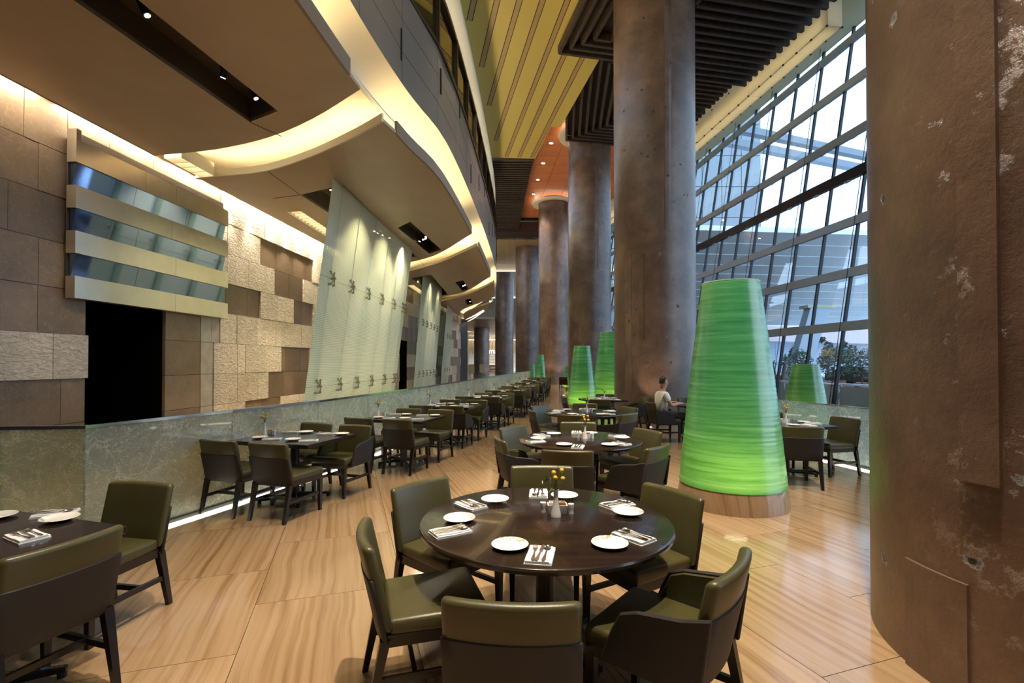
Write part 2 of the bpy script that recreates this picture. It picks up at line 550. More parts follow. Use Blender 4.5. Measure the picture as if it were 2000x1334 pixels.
# ------------------------------------------------------------------ mesh helpers
class MB:
    def __init__(s):
        s.v = []
        s.f = []

    def hexa(s, p):
        """8 points: bottom ring 0-3, top ring 4-7 (same order)"""
        n = len(s.v)
        s.v += [tuple(q) for q in p]
        s.f += [(n + 3, n + 2, n + 1, n), (n + 4, n + 5, n + 6, n + 7), (n, n + 1, n + 5, n + 4), (n + 1, n + 2, n + 6, n + 5),
                (n + 2, n + 3, n + 7, n + 6), (n + 3, n, n + 4, n + 7)]
        return s

    def box(s, c, d, M=None):
        x, y, z = d[0] / 2, d[1] / 2, d[2] / 2
        p = [Vector((sx * x, sy * y, sz * z)) for sz in (-1, 1) for sx, sy in ((-1, -1), (1, -1), (1, 1), (-1, 1))]
        if M is not None:
            p = [M @ q for q in p]
        return s.hexa([q + Vector(c) for q in p])

    def prism(s, poly, z0, z1):
        n = len(s.v)
        k = len(poly)
        s.v += [(x, y, z0) for x, y in poly] + [(x, y, z1) for x, y in poly]
        s.f += [tuple(range(n + k - 1, n - 1, -1)), tuple(range(n + k, n + 2 * k))]
        s.f += [(n + i, n + (i + 1) % k, n + k + (i + 1) % k, n + k + i) for i in range(k)]
        return s

    def slab_yz(s, poly, x0, x1):
        """polygon in (y,z), extruded along x"""
        n = len(s.v)
        k = len(poly)
        s.v += [(x0, y, z) for y, z in poly] + [(x1, y, z) for y, z in poly]
        s.f += [tuple(range(n, n + k)), tuple(range(n + 2 * k - 1, n + k - 1, -1))]
        s.f += [(n + (i + 1) % k, n + i, n + k + i, n + k + (i + 1) % k) for i in range(k)]
        return s

    def tube(s, pts, r, n=8, r1=None, cap=True):
        pts = [Vector(p) for p in pts]
        base = len(s.v)
        m = len(pts)
        for i, p in enumerate(pts):
            t = (pts[min(i + 1, m - 1)] - pts[max(i - 1, 0)]).normalized()
            a = t.cross(Vector((0, 0, 1)))
            if a.length < 1e-3:
                a = t.cross(Vector((1, 0, 0)))
            a.normalize()
            b = t.cross(a)
            rr = r if r1 is None else r + (r1 - r) * i / (m - 1)
            for k in range(n):
                an = 2 * PI * k / n
                s.v.append(tuple(p + a * math.cos(an) * rr + b * math.sin(an) * rr))
        for i in range(m - 1):
            for k in range(n):
                s.f.append((base + i * n + k, base + i * n + (k + 1) % n, base + (i + 1) * n + (k + 1) % n, base + (i + 1) * n + k))
        if cap:
            s.f.append(tuple(base + k for k in range(n - 1, -1, -1)))
            s.f.append(tuple(base + (m - 1) * n + k for k in range(n)))
        return s

    def lathe(s, prof, n=32, c=(0, 0, 0), cap=True):
        base = len(s.v)
        m = len(prof)
        for r, z in prof:
            for k in range(n):
                a = 2 * PI * k / n
                s.v.append((c[0] + r * math.cos(a), c[1] + r * math.sin(a), c[2] + z))
        for i in range(m - 1):
            for k in range(n):
                s.f.append((base + i * n + k, base + i * n + (k + 1) % n, base + (i + 1) * n + (k + 1) % n, base + (i + 1) * n + k))
        if cap:
            if prof[0][0] > 1e-4:
                s.f.append(tuple(base + k for k in range(n - 1, -1, -1)))
            if prof[-1][0] > 1e-4:
                s.f.append(tuple(base + (m - 1) * n + k for k in range(n)))
        return s

    def ball(s, c, r, n=10, m=6, sz=1.0):
        return s.lathe([(r * math.sin(PI * i / m), -r * sz * math.cos(PI * i / m)) for i in range(m + 1)], n, c, cap=False)

    def quad(s, a, b, c, d):
        n = len(s.v)
        s.v += [tuple(a), tuple(b), tuple(c), tuple(d)]
        s.f.append((n, n + 1, n + 2, n + 3))
        return s

    def mesh(s, name, mat, smooth=None, bevel=0.0, seg=2):
        me = bpy.data.meshes.new(name)
        me.from_pydata(s.v, [], s.f)
        if bevel or smooth is not None:
            bm = bmesh.new()
            bm.from_mesh(me)
            if smooth is not None:
                bmesh.ops.remove_doubles(bm, verts=bm.verts, dist=1e-5)
            if bevel:
                bmesh.ops.bevel(bm, geom=[e for e in bm.edges if e.calc_face_angle(0) > 0.4], offset=bevel, segments=seg, profile=0.5, affect='EDGES', clamp_overlap=True)
            bmesh.ops.recalc_face_normals(bm, faces=bm.faces)
            bm.to_mesh(me)
            bm.free()
        me.materials.append(mat)
        if smooth is not None:
            for p in me.polygons:
                p.use_smooth = True
            me.set_sharp_from_angle(angle=R(smooth))
        me.update()
        return me

    def build(s, name, mat, parent=None, smooth=None, bevel=0.0, seg=2):
        me = s.mesh(name, MAT[mat] if isinstance(mat, str) else mat, smooth, bevel, seg)
        return put(name, me, parent)


def put(name, me, parent=None, loc=None, rz=0.0):
    o = bpy.data.objects.new(name, me)
    COL.objects.link(o)
    if parent is not None:
        o.parent = parent
    if loc is not None:
        o.location = loc
    if rz:
        o.rotation_euler = (0, 0, rz)
    return o


def tag(o, label=None, cat=None, group=None, kind=None):
    if label:
        o['label'] = label
    if cat:
        o['category'] = cat
    if group:
        o['group'] = group
    if kind:
        o['kind'] = kind
    return o


def empty(name, loc=(0, 0, 0), rz=0.0):
    o = bpy.data.objects.new(name, None)
    COL.objects.link(o)
    o.location = loc
    o.rotation_euler = (0, 0, rz)
    o.empty_display_size = 0.1
    return o


def thing(name, label, cat, loc=(0, 0, 0), rz=0.0, group=None):
    return tag(empty(name, loc, rz), label, cat, group)


def copy_tree(o, parent=None):
    c = o.copy()
    COL.objects.link(c)
    c.parent = parent
    for ch in list(o.children):
        copy_tree(ch, c)
    return c


def place(proto, used, loc, rz, label, group=None):
    """first use moves the prototype itself, later uses copy it"""
    if used[0]:
        o = copy_tree(proto)
    else:
        o = proto
        used[0] = True
    o.location = loc
    o.rotation_euler = (0, 0, rz)
    o['label'] = label
    if group:
        o['group'] = group
    return o


def crm(pts, step):
    """Catmull-Rom resample of 2-D control points"""
    P = [Vector((p[0], p[1], 0)) for p in pts]
    P = [P[0] * 2 - P[1]] + P + [P[-1] * 2 - P[-2]]
    out = []
    for i in range(1, len(P) - 2):
        a, b, c, d = P[i - 1:i + 3]
        n = max(2, int((c - b).length / step))
        for k in range(n):
            t = k / n
            out.append(0.5 * ((2 * b) + (c - a) * t + (2 * a - 5 * b + 4 * c - d) * t * t + (3 * b - a - 3 * c + d) * t ** 3))
    out.append(P[-2])
    return out


def normals(path):
    """unit normals pointing to the right of the direction of travel"""
    out = []
    for i in range(len(path)):
        t = (path[min(i + 1, len(path) - 1)] - path[max(i - 1, 0)]).normalized()
        out.append(Vector((t.y, -t.x, 0)))
    return out


def sweep(path, prof, closed=False):
    """sweep a profile of (offset to the right, z) along a plan path"""
    mb = MB()
    ns = normals(path)
    k = len(prof)
    for p, n in zip(path, ns):
        for o, z in prof:
            mb.v.append((p.x + n.x * o, p.y + n.y * o, z))
    for i in range(len(path) - 1):
        for j in range(k if closed else k - 1):
            a = i * k + j
            b = i * k + (j + 1) % k
            mb.f.append((a, b, b + k, a + k))
    if closed:
        mb.f.append(tuple(range(k)))
        e = (len(path) - 1) * k
        mb.f.append(tuple(range(e + k - 1, e - 1, -1)))
    return mb


def resample(path, length):
    """points at equal arc length along a fine path"""
    out = [path[0].copy()]
    acc = 0.0
    for a, b in zip(path[:-1], path[1:]):
        d = (b - a).length
        pos = 0.0
        while acc + (d - pos) >= length:
            pos += length - acc
            out.append(a.lerp(b, pos / d))
            acc = 0.0
        acc += d - pos
    return out


def filled(name, outer, holes, z, thick, mat, parent=None):
    """flat slab with holes: underside at z, thickness upward"""
    bm = bmesh.new()
    edges = []
    for loop in [outer] + holes:
        vs_ = [bm.verts.new((p[0], p[1], z)) for p in loop]
        for i in range(len(vs_)):
            edges.append(bm.edges.new((vs_[i], vs_[(i + 1) % len(vs_)])))
    bmesh.ops.triangle_fill(bm, use_beauty=True, edges=edges)
    for f in bm.faces:
        f.normal_update()
        if f.normal.z > 0:
            f.normal_flip()
    # thickness by extruding upward
    ret = bmesh.ops.extrude_face_region(bm, geom=list(bm.faces), use_keep_orig=True)
    for v in [g for g in ret['geom'] if isinstance(g, bmesh.types.BMVert)]:
        v.co.z += thick
    bmesh.ops.recalc_face_normals(bm, faces=bm.faces)
    me = bpy.data.meshes.new(name)
    bm.to_mesh(me)
    bm.free()
    me.materials.append(MAT[mat])
    return put(name, me, parent)


# ------------------------------------------------------------------ FLOOR
ca, sa = math.cos(FLOOR_ANG), math.sin(FLOOR_ANG)


def g2w(u, v):
    return (u * ca - v * sa, u * sa + v * ca)


TU, TV = 0.985, 1.20
GAP = 0.004
# anchor: joint corner measured near the left foreground
au, av_ = (-1.51 * ca + 2.66 * sa, 0.0)
av_ = 1.51 * sa + 3.13 / ca * 1.0 - 0.02
fl = empty('floor')
tag(fl, 'polished veined tan stone tile floor', kind='structure')
sub = MB()
sub.box((5, 40, -0.06), (60, 110, 0.08))
sub.build('floor_bed', simple('grey grout', (0.09, 0.065, 0.045), 0.7), fl)
tile_me = MB().box((0, 0, -0.01), (TU - GAP, TV - GAP, 0.02)).mesh('floor_tile', MAT['floor'])
cells = []
for i in range(-40, 60):
    for j in range(-20, 90):
        u = au + (i + 0.5) * TU
        v = av_ + (j + 0.5) * TV + (0.5 * TV if i % 2 else 0.0)
        x, y = g2w(u, v)
        if y < -3.0 or y > 88:
            continue
        if x < -7 - (0 if y < 30 else (y - 30) * 0.6) or x > 9.5:
            continue
        px = 1000 + 962 * x / max(y, 0.3)
        vis = y > 1.2 and -260 < px < 2300
        cells.append((0 if vis else 1, y, x))
cells.sort()
near = cells[:300]
rest = cells[300:]
for q, y, x in near:
    put('tile', tile_me, fl, (x, y, 0), FLOOR_ANG)
mb = MB()
Mz = Matrix.Rotation(FLOOR_ANG, 3, 'Z')
for q, y, x in rest:
    mb.box((x, y, -0.01), (TU - GAP, TV - GAP, 0.02), Mz)
o = mb.build('tile_field', 'floor', fl)
tag(o, kind='stuff')

# ------------------------------------------------------------------ LEFT STONE WALL
WX0, WY0, WM = -6.69, 6.39, 0.074
wl = math.hypot(1, WM)
WE = Vector((WM / wl, 1 / wl, 0))       # along wall
WN = Vector((1 / wl, -WM / wl, 0))      # toward the hall


def wpt(y, off, z):
    x = WX0 + WM * (y - WY0)
    return Vector((x, y, z)) + WN * off


def wslab(mb, y0, y1, z0, z1, o0, o1):
    mb.hexa([wpt(y0, o0, z0), wpt(y1, o0, z0), wpt(y1, o1, z0), wpt(y0, o1, z0), wpt(y0, o0, z1), wpt(y1, o0, z1), wpt(y1, o1, z1), wpt(y0, o1, z1)])
    return mb


wall = empty('wall_left')
tag(wall, 'stone clad wall of smooth brown and chiselled pale blocks', kind='structure')
OP0, OP1, OPZ = 7.62, 9.20, 2.62          # dark doorway
mb = MB()
wslab(mb, -4, OP0, -0.05, 5.9, -0.30, -0.06)
wslab(mb, OP1, 44, -0.05, 5.9, -0.30, -0.06)
wslab(mb, OP0, OP1, OPZ, 5.9, -0.30, -0.06)
mb.build('backing', 'dark', wall)
RZ = [-0.55 + 0.0, 0.07, 0.74, 1.407, 2.073, 2.74, 3.407, 4.073, 4.74, 5.55]
RZ[0] = 0.0


def stone(y0, y1, r, kind, jit=0.0):
    z0, z1 = RZ[r + 1], RZ[r + 2]
    g = 0.004
    if kind == 'R':
        o1 = 0.035 + random.uniform(-0.006, 0.012)
        m = 'rough'
    elif kind == 'S':
        o1 = random.uniform(-0.004, 0.004)
        m = 'smooth'
    else:
        o1 = 0.012
        m = 'greystone'
    b = wslab(MB(), y0 + g, y1 - g, z0 + g, z1 - g, -0.055, o1)
    b.build('stone_block', m, wall)


def run(y0, y1, r, kind, joints=None, w=0.78):
    if joints is None:
        joints = []
        y = y0 + random.uniform(0.35, 0.8)
        while y < y1 - 0.25:
            joints.append(y)
            y += random.uniform(0.6, 0.95)
    ys = [y0] + list(joints) + [y1]
    for a, b in zip(ys[:-1], ys[1:]):
        stone(a, b, r, kind)


H0, H1 = 7.3, 10.66
# left of the hood
run(2.0, H0, 7, 'S', [3.2, 4.4, 5.5, 6.69])
run(2.0, H0, 6, 'S', [3.3, 4.5, 5.7, 6.89])
run(2.0, H0, 5, 'S', [3.0, 4.3, 5.6, 6.5])
run(2.0, H0, 4, 'S', [3.2, 4.4, 5.5, 6.9])
run(2.0, OP0, 3, 'S', [3.1, 4.4, 5.5, 6.9])
run(2.0, OP0 + 0.01, 2, 'R', [3.3, 4.6, 5.8, 7.09])
run(2.0, OP0, 1, 'S', [3.2, 4.4, 5.7, 7.24])
run(2.0, OP0, 0, 'S', [3.0, 4.3, 5.6, 6.8])
# above hood, behind hood
run(H0, 10.75, 7, 'S', [8.0, 8.9, 9.8])
# right jamb of the doorway
for r in (0, 1, 2, 3):
    run(OP1, 10.13, r, 'S', [])
for r in (0, 1, 2):
    run(10.13, 10.50, r, 'G', [])
run(10.13, 10.70, 3, 'G', [10.45])
# right field
run(10.75, 16.2, 7, 'R', [11.5, 12.35, 13.2, 14.05, 14.9])
run(10.70, 12.17, 6, 'R', [10.91, 11.69]); run(12.17, 14.88, 6, 'S', [12.93, 13.77]); run(14.88, 16.0, 6, 'R', [15.4])
run(10.70, 12.80, 5, 'R', [10.91, 11.69, 12.4]); run(12.80, 14.32, 5, 'S', [13.55]); run(14.32, 16.0, 5, 'R', [15.2])
run(10.70, 12.18, 4, 'S', [10.92, 11.70]); run(12.18, 13.76, 4, 'R', [12.93]); run(13.76, 14.90, 4, 'S', [14.3]); run(14.9, 16.0, 4, 'R', [])
run(10.70, 16.0, 3, 'R', [11.27, 12.07, 12.86, 13.16, 14.2, 15.1])
run(10.50, 13.16, 2, 'R', [11.29, 11.59, 12.40]); run(13.16, 14.68, 2, 'S', [13.42, 14.2]); run(14.68, 16.0, 2, 'R', [15.3])
run(10.50, 12.55, 1, 'R', [11.30, 12.10]); run(12.55, 14.70, 1, 'S', [13.3, 13.8]); run(14.7, 16.0, 1, 'R', [15.4])
run(10.50, 11.59, 0, 'R', [11.0]); run(11.59, 13.13, 0, 'S', [12.3]); run(13.13, 16.0, 0, 'R', [14.1, 15.0])
# farther field behind the glass screens: mixed patches
OPB0, OPB1 = 23.6, 25.0
for r in range(0, 8):
    y = 16.0
    while y < 40:
        w = random.uniform(1.2, 2.6)
        y1 = min(y + w, 40)
        if r <= 3 and y < OPB1 and y1 > OPB0:
            if y < OPB0 - 0.2:
                run(y, OPB0, r, random.choice('RRS'))
            y = OPB1
            continue
        run(y, y1, r, random.choice('RRSRS'))
        y = y1

# doorway: a passage behind the wall, painted black for its lack of light
dr = empty('door_1')
tag(dr, 'black unlit doorway under the metal hood', kind='structure')
mb = MB()
for (y0, y1, z0, z1, o0, o1) in ((OP0 - .1, OP0, -.05, OPZ, -1.8, -.06), (OP1, OP1 + .1, -.05, OPZ, -1.8, -.06), (OP0 - .1, OP1 + .1, -.05, OPZ, -1.9, -1.8), (OP0, OP1, OPZ, OPZ + .1, -1.8, -.06)):
    wslab(mb, y0, y1, z0, z1, o0, o1)
mb.build('passage', 'black', dr)
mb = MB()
wslab(mb, OPB0, OPB1, 0, 2.74, -0.05, -0.03)  # flat black sheet painted as the doorway's darkness, no opening behind
tag(mb.build('door_2', 'black'), 'black sheet for the second unlit doorway along the stone wall', kind='structure')

# ------------------------------------------------------------------ METAL HOOD over the doorway
hood = thing('metal_hood', 'stepped mirror and brushed steel hood over the black doorway', 'hood')
hz = [2.60, 2.93, 3.265, 3.60, 3.935, 4.275, 4.615, 4.95]
seams = [[9.2], [8.4, 9.6], [9.2], [8.4, 9.6], [9.1], [8.35, 9.55], [8.5, 9.2]]
for k in range(7):
    proud = k % 2 == 0
    off = 0.20 if proud else 0.13
    y0, y1 = (7.24, 10.70) if proud else (7.28, 10.66)
    ys = [y0] + seams[k] + [y1]
    bnd = empty('band')
    bnd.parent = hood
    for a, b in zip(ys[:-1], ys[1:]):
        tl = 0.0 if proud else .035
        pm_ = MB().hexa([wpt(a + .003, .05, hz[k] + .002), wpt(b - .003, .05, hz[k] + .002), wpt(b - .003, off - tl, hz[k] + .002), wpt(a + .003, off - tl, hz[k] + .002),
                         wpt(a + .003, .05, hz[k + 1] - .002), wpt(b - .003, .05, hz[k + 1] - .002), wpt(b - .003, off + tl, hz[k + 1] - .002), wpt(a + .003, off + tl, hz[k + 1] - .002)])
        pm_.build('steel_panel', 'hoodsteel' if proud else 'hoodmirror', bnd)
wslab(MB(), 7.26, 10.68, 2.60, 5.1, 0.036, 0.05).build('back_plate', 'dark', hood)
wslab(MB(), 7.26, 10.68, 4.95, 5.11, 0.05, 0.09).build('top_trough', 'bronze', hood)
wslab(MB(), 7.245, 7.32, 4.95, 5.11, 0.05, 0.20).build('end_cap', 'hoodsteel', hood)

# ------------------------------------------------------------------ SOFFIT over the left side
ZS = 5.30
EDGE_C = [(-2.5, -3.0), (-2.45, 0.0), (-2.3, 3.0), (-2.17, 4.92), (-2.02, 6.6), (-1.78, 8.2), (-1.43, 9.85), (-1.17, 13.5), (-0.98, 18), (-0.87, 22.6), (-0.93, 26), (-1.13, 29.5), (-2.0, 34.8), (-3.9, 42), (-7.0, 50)]
EDGE = crm(EDGE_C, 0.35)


def edge_between(y0, y1):
    return [(p.x, p.y) for p in EDGE if y0 < p.y < y1]


def wx(y):
    return WX0 + WM * (y - WY0) + 0.24


ARC_FAR = [
    [(wx(8.7), 8.68), (-6.22, 8.63), (-5.09, 8.40), (-3.94, 7.94), (-2.97, 7.32), (-2.03, 6.54)],
    [(wx(20.2), 20.2), (-4.4, 18.6), (-2.64, 16.75), (-1.13, 13.9)],
    [(wx(29.5), 29.5), (-4.39, 28.0), (-2.51, 25.5), (-0.91, 20.9)],
    [(wx(39), 39.0), (-3.5, 34.4), (-1.07, 27.6)],
    [(-6.5, 49), (-3.9, 41.6), (-1.75, 32.9)],
]
ARC_NEAR = [
    [(wx(9.8), 9.78), (-6.24, 9.71), (-5.45, 9.58), (-4.64, 9.35), (-3.52, 8.69), (-2.48, 7.90), (-1.95, 7.43)],
    [(wx(21.5), 21.5), (-4.35, 20.02), (-2.62, 17.96), (-1.07, 15.36)],
    [(wx(31), 31.0), (-4.39, 29.72), (-2.51, 26.76), (-0.87, 22.61)],
    [(wx(41), 41), (-3.39, 36.16), (-1.13, 29.47)],
    [(-6.5, 51.5), (-3.9, 43.6), (-2.0, 34.8)],
]
ARC_FAR = [[(p.x, p.y) for p in crm(a, 0.3)] for a in ARC_FAR]
ARC_NEAR = [[(p.x, p.y) for p in crm(a, 0.3)] for a in ARC_NEAR]
sof = empty('ceiling')
tag(sof, 'taupe curved soffit ceiling in overlapping lit segments', kind='structure')
SLOTS = {
    0: [[(-4.75, 3.0), (-3.98, 7.43), (-3.40, 7.11), (-4.1, 2.9)]],
    1: [[(-4.61, 10.68), (-3.45, 10.07), (-3.31, 16.96), (-3.9, 17.2)], [(-3.10, 13.31), (-2.64, 12.73), (-2.29, 15.9), (-2.77, 16.5)], [(-5.44, 11.89), (-5.08, 11.80), (-4.98, 15.2), (-5.34, 15.3)]],
    2: [[(-4.39, 21.37), (-3.35, 20.4), (-3.45, 26.4), (-4.0, 26.9)], [(-2.59, 22.4), (-2.18, 21.8), (-2.15, 24.4), (-2.53, 25.2)], [(-4.95, 23.2), (-4.62, 23.1), (-4.56, 26.4), (-4.88, 26.6)]],
    3: [[(-2.75, 28.6), (-2.35, 28.1), (-2.45, 30.6), (-2.85, 31.2)]],
    4: [], 5: [],
}
for k in range(6):
    if k == 0:
        poly = [(wx(-3), -3.0)] + [(-2.5, -3.0)] + edge_between(-2.9, 6.50) + ARC_FAR[0][::-1]
    elif k < 5:
        n_ = ARC_NEAR[k - 1]
        f_ = ARC_FAR[k]
        poly = n_ + edge_between(n_[-1][1] + .1, f_[-1][1] - .1) + f_[::-1]
    else:
        n_ = ARC_NEAR[4]
        poly = n_ + edge_between(n_[-1][1] + .1, 49.5) + [(-7.0, 50.0), (-7.5, 53)]
    s = filled('soffit_segment', poly, SLOTS[k], ZS, 0.05, 'taupe', sof)
# panel joint lines in the soffit: thin recessed dark strips
for a, b in (((-3.98, 7.43), (-3.72, 7.9)), ((-4.66, 9.36), (-4.61, 10.68)), ((-3.31, 16.96), (-3.30, 18.6)), ((-4.61, 10.68), (-5.3, 10.9))):
    va, vb = Vector((a[0], a[1], ZS - .002)), Vector((b[0], b[1], ZS - .002))
    MB().tube([va, vb], 0.006, 4).build('joint', 'dark', sof)
# lips with cove light behind them
for k, arc in enumerate(ARC_NEAR):
    path = [Vector((x, y, 0)) for x, y in arc]      # travels wall -> edge; right side is toward camera
    lh = .13 if k == 0 else .085
    sweep(path, [(0.0, ZS), (0.03, ZS), (0.03, ZS + lh), (0.0, ZS + lh)], True).build('lip', 'cream', sof, smooth=30)
    inner = path[2:-2] if k else path[3:-2]
    lw_ = .06 if k < 3 else .025
    sweep(inner, [(-0.10, ZS + .052), (-0.10 - lw_, ZS + .052), (-0.10 - lw_, ZS + .052 + lw_ / 3), (-0.10, ZS + .052 + lw_ / 3)], True).build('cove_light', 'led', sof)
# cove ceiling above the whole soffit
inn = [(p + n * -0.34) for p, n in zip(EDGE, normals(EDGE))]
poly = [(wx(-3) - .5, -3.0)] + [(p.x, p.y) for p in inn[1:]] + [(-9, 53), (wx(44) - .5, 44)]
filled('cove_ceiling', poly, [], ZS + 0.48, 0.05, 'cream', sof)
# soffit edge upstand and the lit curved cove along the hall
segs = [(-3, 6.52), (7.45, 13.9), (15.4, 20.9), (22.65, 27.6), (29.5, 32.9), (34.8, 49.8)]
for y0, y1 in segs:
    pth = [p for p in EDGE if y0 <= p.y <= y1]
    sweep(pth, [(-0.02, ZS - .01), (0.02, ZS - .01), (0.02, ZS + .20), (-0.02, ZS + .20)], True).build('edge_upstand', 'soffitedge', sof, smooth=40)
ecove = sweep(EDGE, [(-0.36, ZS + .46), (-0.40, ZS + .52), (-0.36, ZS + .60), (-0.22, ZS + .70), (-0.02, ZS + .77), (0.10, ZS + .79)])
tr1 = ecove.build('trim_1', 'cream', None, smooth=60)
tag(tr1, 'cream glowing curved cove along the soffit edge', kind='structure')
for y0, y1 in segs:
    pth = [p for p in EDGE if y0 + .1 <= p.y <= y1 - .1]
    sweep(pth, [(-0.12, ZS + .07), (-0.18, ZS + .07), (-0.18, ZS + .09), (-0.12, ZS + .09)], True).build('cove_light', 'led', tr1)

# ------------------------------------------------------------------ BALCONY FASCIA (metal panels, windows, upper cove)
fas = empty('wall_balcony')
tag(fas, 'curved grey metal balcony front with window band above', kind='structure')
FP = [p + n * 0.06 for p, n in zip(EDGE, normals(EDGE))]
FZ = [6.09, 6.62, 7.14, 7.66]
stations = resample(FP, 1.55)
ns = normals(stations)
sweep(FP, [(-0.06, 6.09), (-0.02, 6.09), (-0.02, 7.66), (-0.06, 7.66)], True).build('backing', 'dark', fas)
for r in range(3):
    off = 0.5 if r % 2 else 0.0
    for i in range(len(stations) - 1):
        a, b = stations[i], stations[i + 1]
        na = (ns[i] + ns[i + 1]).normalized()
        d = (b - a).normalized() * 0.006
        pa, pb = a + d, b - d
        z0, z1 = FZ[r] + .005, FZ[r + 1] - .005
        q = [pa - na * .02, pb - na * .02, pb + na * .03, pa + na * .03]
        MB().hexa([(p.x, p.y, z0) for p in q] + [(p.x, p.y, z1) for p in q]).build('metal_panel', 'fascia', fas)
# narrow upright slots in the metal front
slot_path = resample(FP, 0.9)
sn_ = normals(slot_path)
for i, p in enumerate(slot_path):
    if i < 5 or i % 2 or i > 40:
        continue
    z0 = 6.45 + 0.42 * ((i // 2) % 3)
    n_ = sn_[i]
    t_ = Vector((-n_.y, n_.x, 0))
    q = [p + n_ * .028 - t_ * .022, p + n_ * .028 + t_ * .022, p + n_ * .045 + t_ * .022, p + n_ * .045 - t_ * .022]
    MB().hexa([(v.x, v.y, z0) for v in q] + [(v.x, v.y, z0 + .5) for v in q]).build('slot_grille', 'blackmetal', fas)
sweep(FP, [(-0.02, 7.66), (0.06, 7.66), (0.06, 7.74), (-0.02, 7.74)], True).build('window_sill', 'bronze', fas)
sweep(FP, [(-0.02, 8.76), (0.06, 8.76), (0.06, 8.86), (-0.02, 8.86)], True).build('window_head', 'bronze', fas)
for i in range(len(stations) - 1):
    a, b = stations[i], stations[i + 1]
    na = (ns[i] + ns[i + 1]).normalized()
    q = [a - na * .005, b - na * .005, b + na * .005, a + na * .005]
    MB().hexa([(p.x, p.y, 7.74) for p in q] + [(p.x, p.y, 8.76) for p in q]).build('window_pane', 'winpane', fas)
    t_ = (b - a).normalized()
    q = [a - na * .03 - t_ * .03, a - na * .03 + t_ * .03, a + na * .07 + t_ * .03, a + na * .07 - t_ * .03]
    MB().hexa([(p.x, p.y, 7.7) for p in q] + [(p.x, p.y, 8.8) for p in q]).build('window_bar', 'bronze', fas)
# room behind the balcony windows
back = [p - n * 1.6 for p, n in zip(EDGE, normals(EDGE))]
sweep(back, [(0, 7.3), (0, 9.2)]).build('balcony_room_wall', 'tan', fas)
sweep(EDGE, [(-1.6, 7.60), (0.0, 7.60)]).build('balcony_room_floor', 'dark', fas)
up = sweep(EDGE, [(0.04, 8.86), (-0.20, 8.88), (-0.22, 9.0), (-0.18, 9.5), (-0.06, 9.95), (0.05, 10.10), (0.05, 10.25)])
tr2 = up.build('trim_2', 'cream', None, smooth=60)
tag(tr2, 'upper cream lit cove between balcony windows and ochre ceiling', kind='structure')
sweep(EDGE, [(-0.06, 8.90), (-0.12, 8.90), (-0.12, 8.92), (-0.06, 8.92)], True).build('cove_light', 'led', tr2)

# ------------------------------------------------------------------ GLASS RAIL on the left (crackle glass, chrome cap, floor light)
RAIL_C = [(-6.4, 4.05), (-4.41, 4.25), (-3.74, 4.32), (-3.42, 5.31), (-2.89, 6.91), (-2.28, 9.98), (-1.91, 12.25), (-1.08, 18.27), (-0.1, 25.07), (0.75, 31.0), (1.5, 36.2)]
rail = thing('glass_balustrade', 'long crackle etched glass balustrade with chrome top beside the dining row', 'balustrade')
seg_pts = [Vector((x, y, 0)) for x, y in RAIL_C]
fine = [seg_pts[0], seg_pts[1]] + crm(RAIL_C[2:], 0.4)
stn = [seg_pts[0].lerp(seg_pts[2], t) for t in (0, .25, .5, .75)] + resample(crm(RAIL_C[2:], 0.1), 1.5)
for a, b in zip(stn[:-1], stn[1:]):
    t_ = (b - a).normalized()
    n_ = Vector((t_.y, -t_.x, 0))
    a2, b2 = a + t_ * .006, b - t_ * .006
    q = [a2 - n_ * .008, b2 - n_ * .008, b2 + n_ * .008, a2 + n_ * .008]
    MB().hexa([(p.x, p.y, .05) for p in q] + [(p.x, p.y, 1.07) for p in q]).build('glass_panel', 'crackle', rail)
    MB().tube([(b.x, b.y, .05), (b.x, b.y, 1.06)], .007, 6).build('edge_strip', simple('green glass edge', (0.45, 0.72, 0.55), 0.2) if 'ge' not in MAT else MAT['ge'], rail)
    if 'ge' not in MAT:
        MAT['ge'] = rail.children[-1].data.materials[0]
sweep(stn, [(-0.02, 1.07), (0.02, 1.07), (0.02, 1.10), (-0.02, 1.10)], True).build('top_cap', 'chrome', rail)
sweep(stn, [(-0.05, 0.0), (0.03, 0.0), (0.03, .05), (-0.05, .05)], True).build('base_channel', 'blackmetal', rail)
sweep(stn, [(0.032, 0.002), (0.10, 0.002), (0.10, .014), (0.032, .014)], True).build('floor_light', 'led2', rail)

# short rail on the window side
RR = [(5.75, 5.6), (5.58, 6.8), (5.46, 7.6), (5.22, 8.5), (4.97, 9.25), (4.55, 10.7)]
rail2 = thing('glass_balustrade', 'short crackle glass balustrade behind the table by the windows', 'balustrade')
pth = crm(RR, 0.1)
stn2 = resample(pth, 1.3)
for a, b in zip(stn2[:-1], stn2[1:]):
    t_ = (b - a).normalized()
    n_ = Vector((t_.y, -t_.x, 0))
    a2, b2 = a + t_ * .006, b - t_ * .006
    q = [a2 - n_ * .008, b2 - n_ * .008, b2 + n_ * .008, a2 + n_ * .008]
    MB().hexa([(p.x, p.y, .05) for p in q] + [(p.x, p.y, .94) for p in q]).build('glass_panel', 'crackle', rail2)
sweep(stn2, [(-0.012, .94), (0.012, .94), (0.012, .955), (-0.012, .955)], True).build('top_cap', 'chrome', rail2)
sweep(stn2, [(-0.03, 0.0), (0.04, 0.0), (0.04, .05), (-0.03, .05)], True).build('base_channel', 'blackmetal', rail2)
sweep(stn2, [(-0.10, 0.002), (-0.032, 0.002), (-0.032, .014), (-0.10, .014)], True).build('floor_light', 'led2', rail2)

# ------------------------------------------------------------------ POINT-FIXED GLASS SCREENS
clip_arm = None


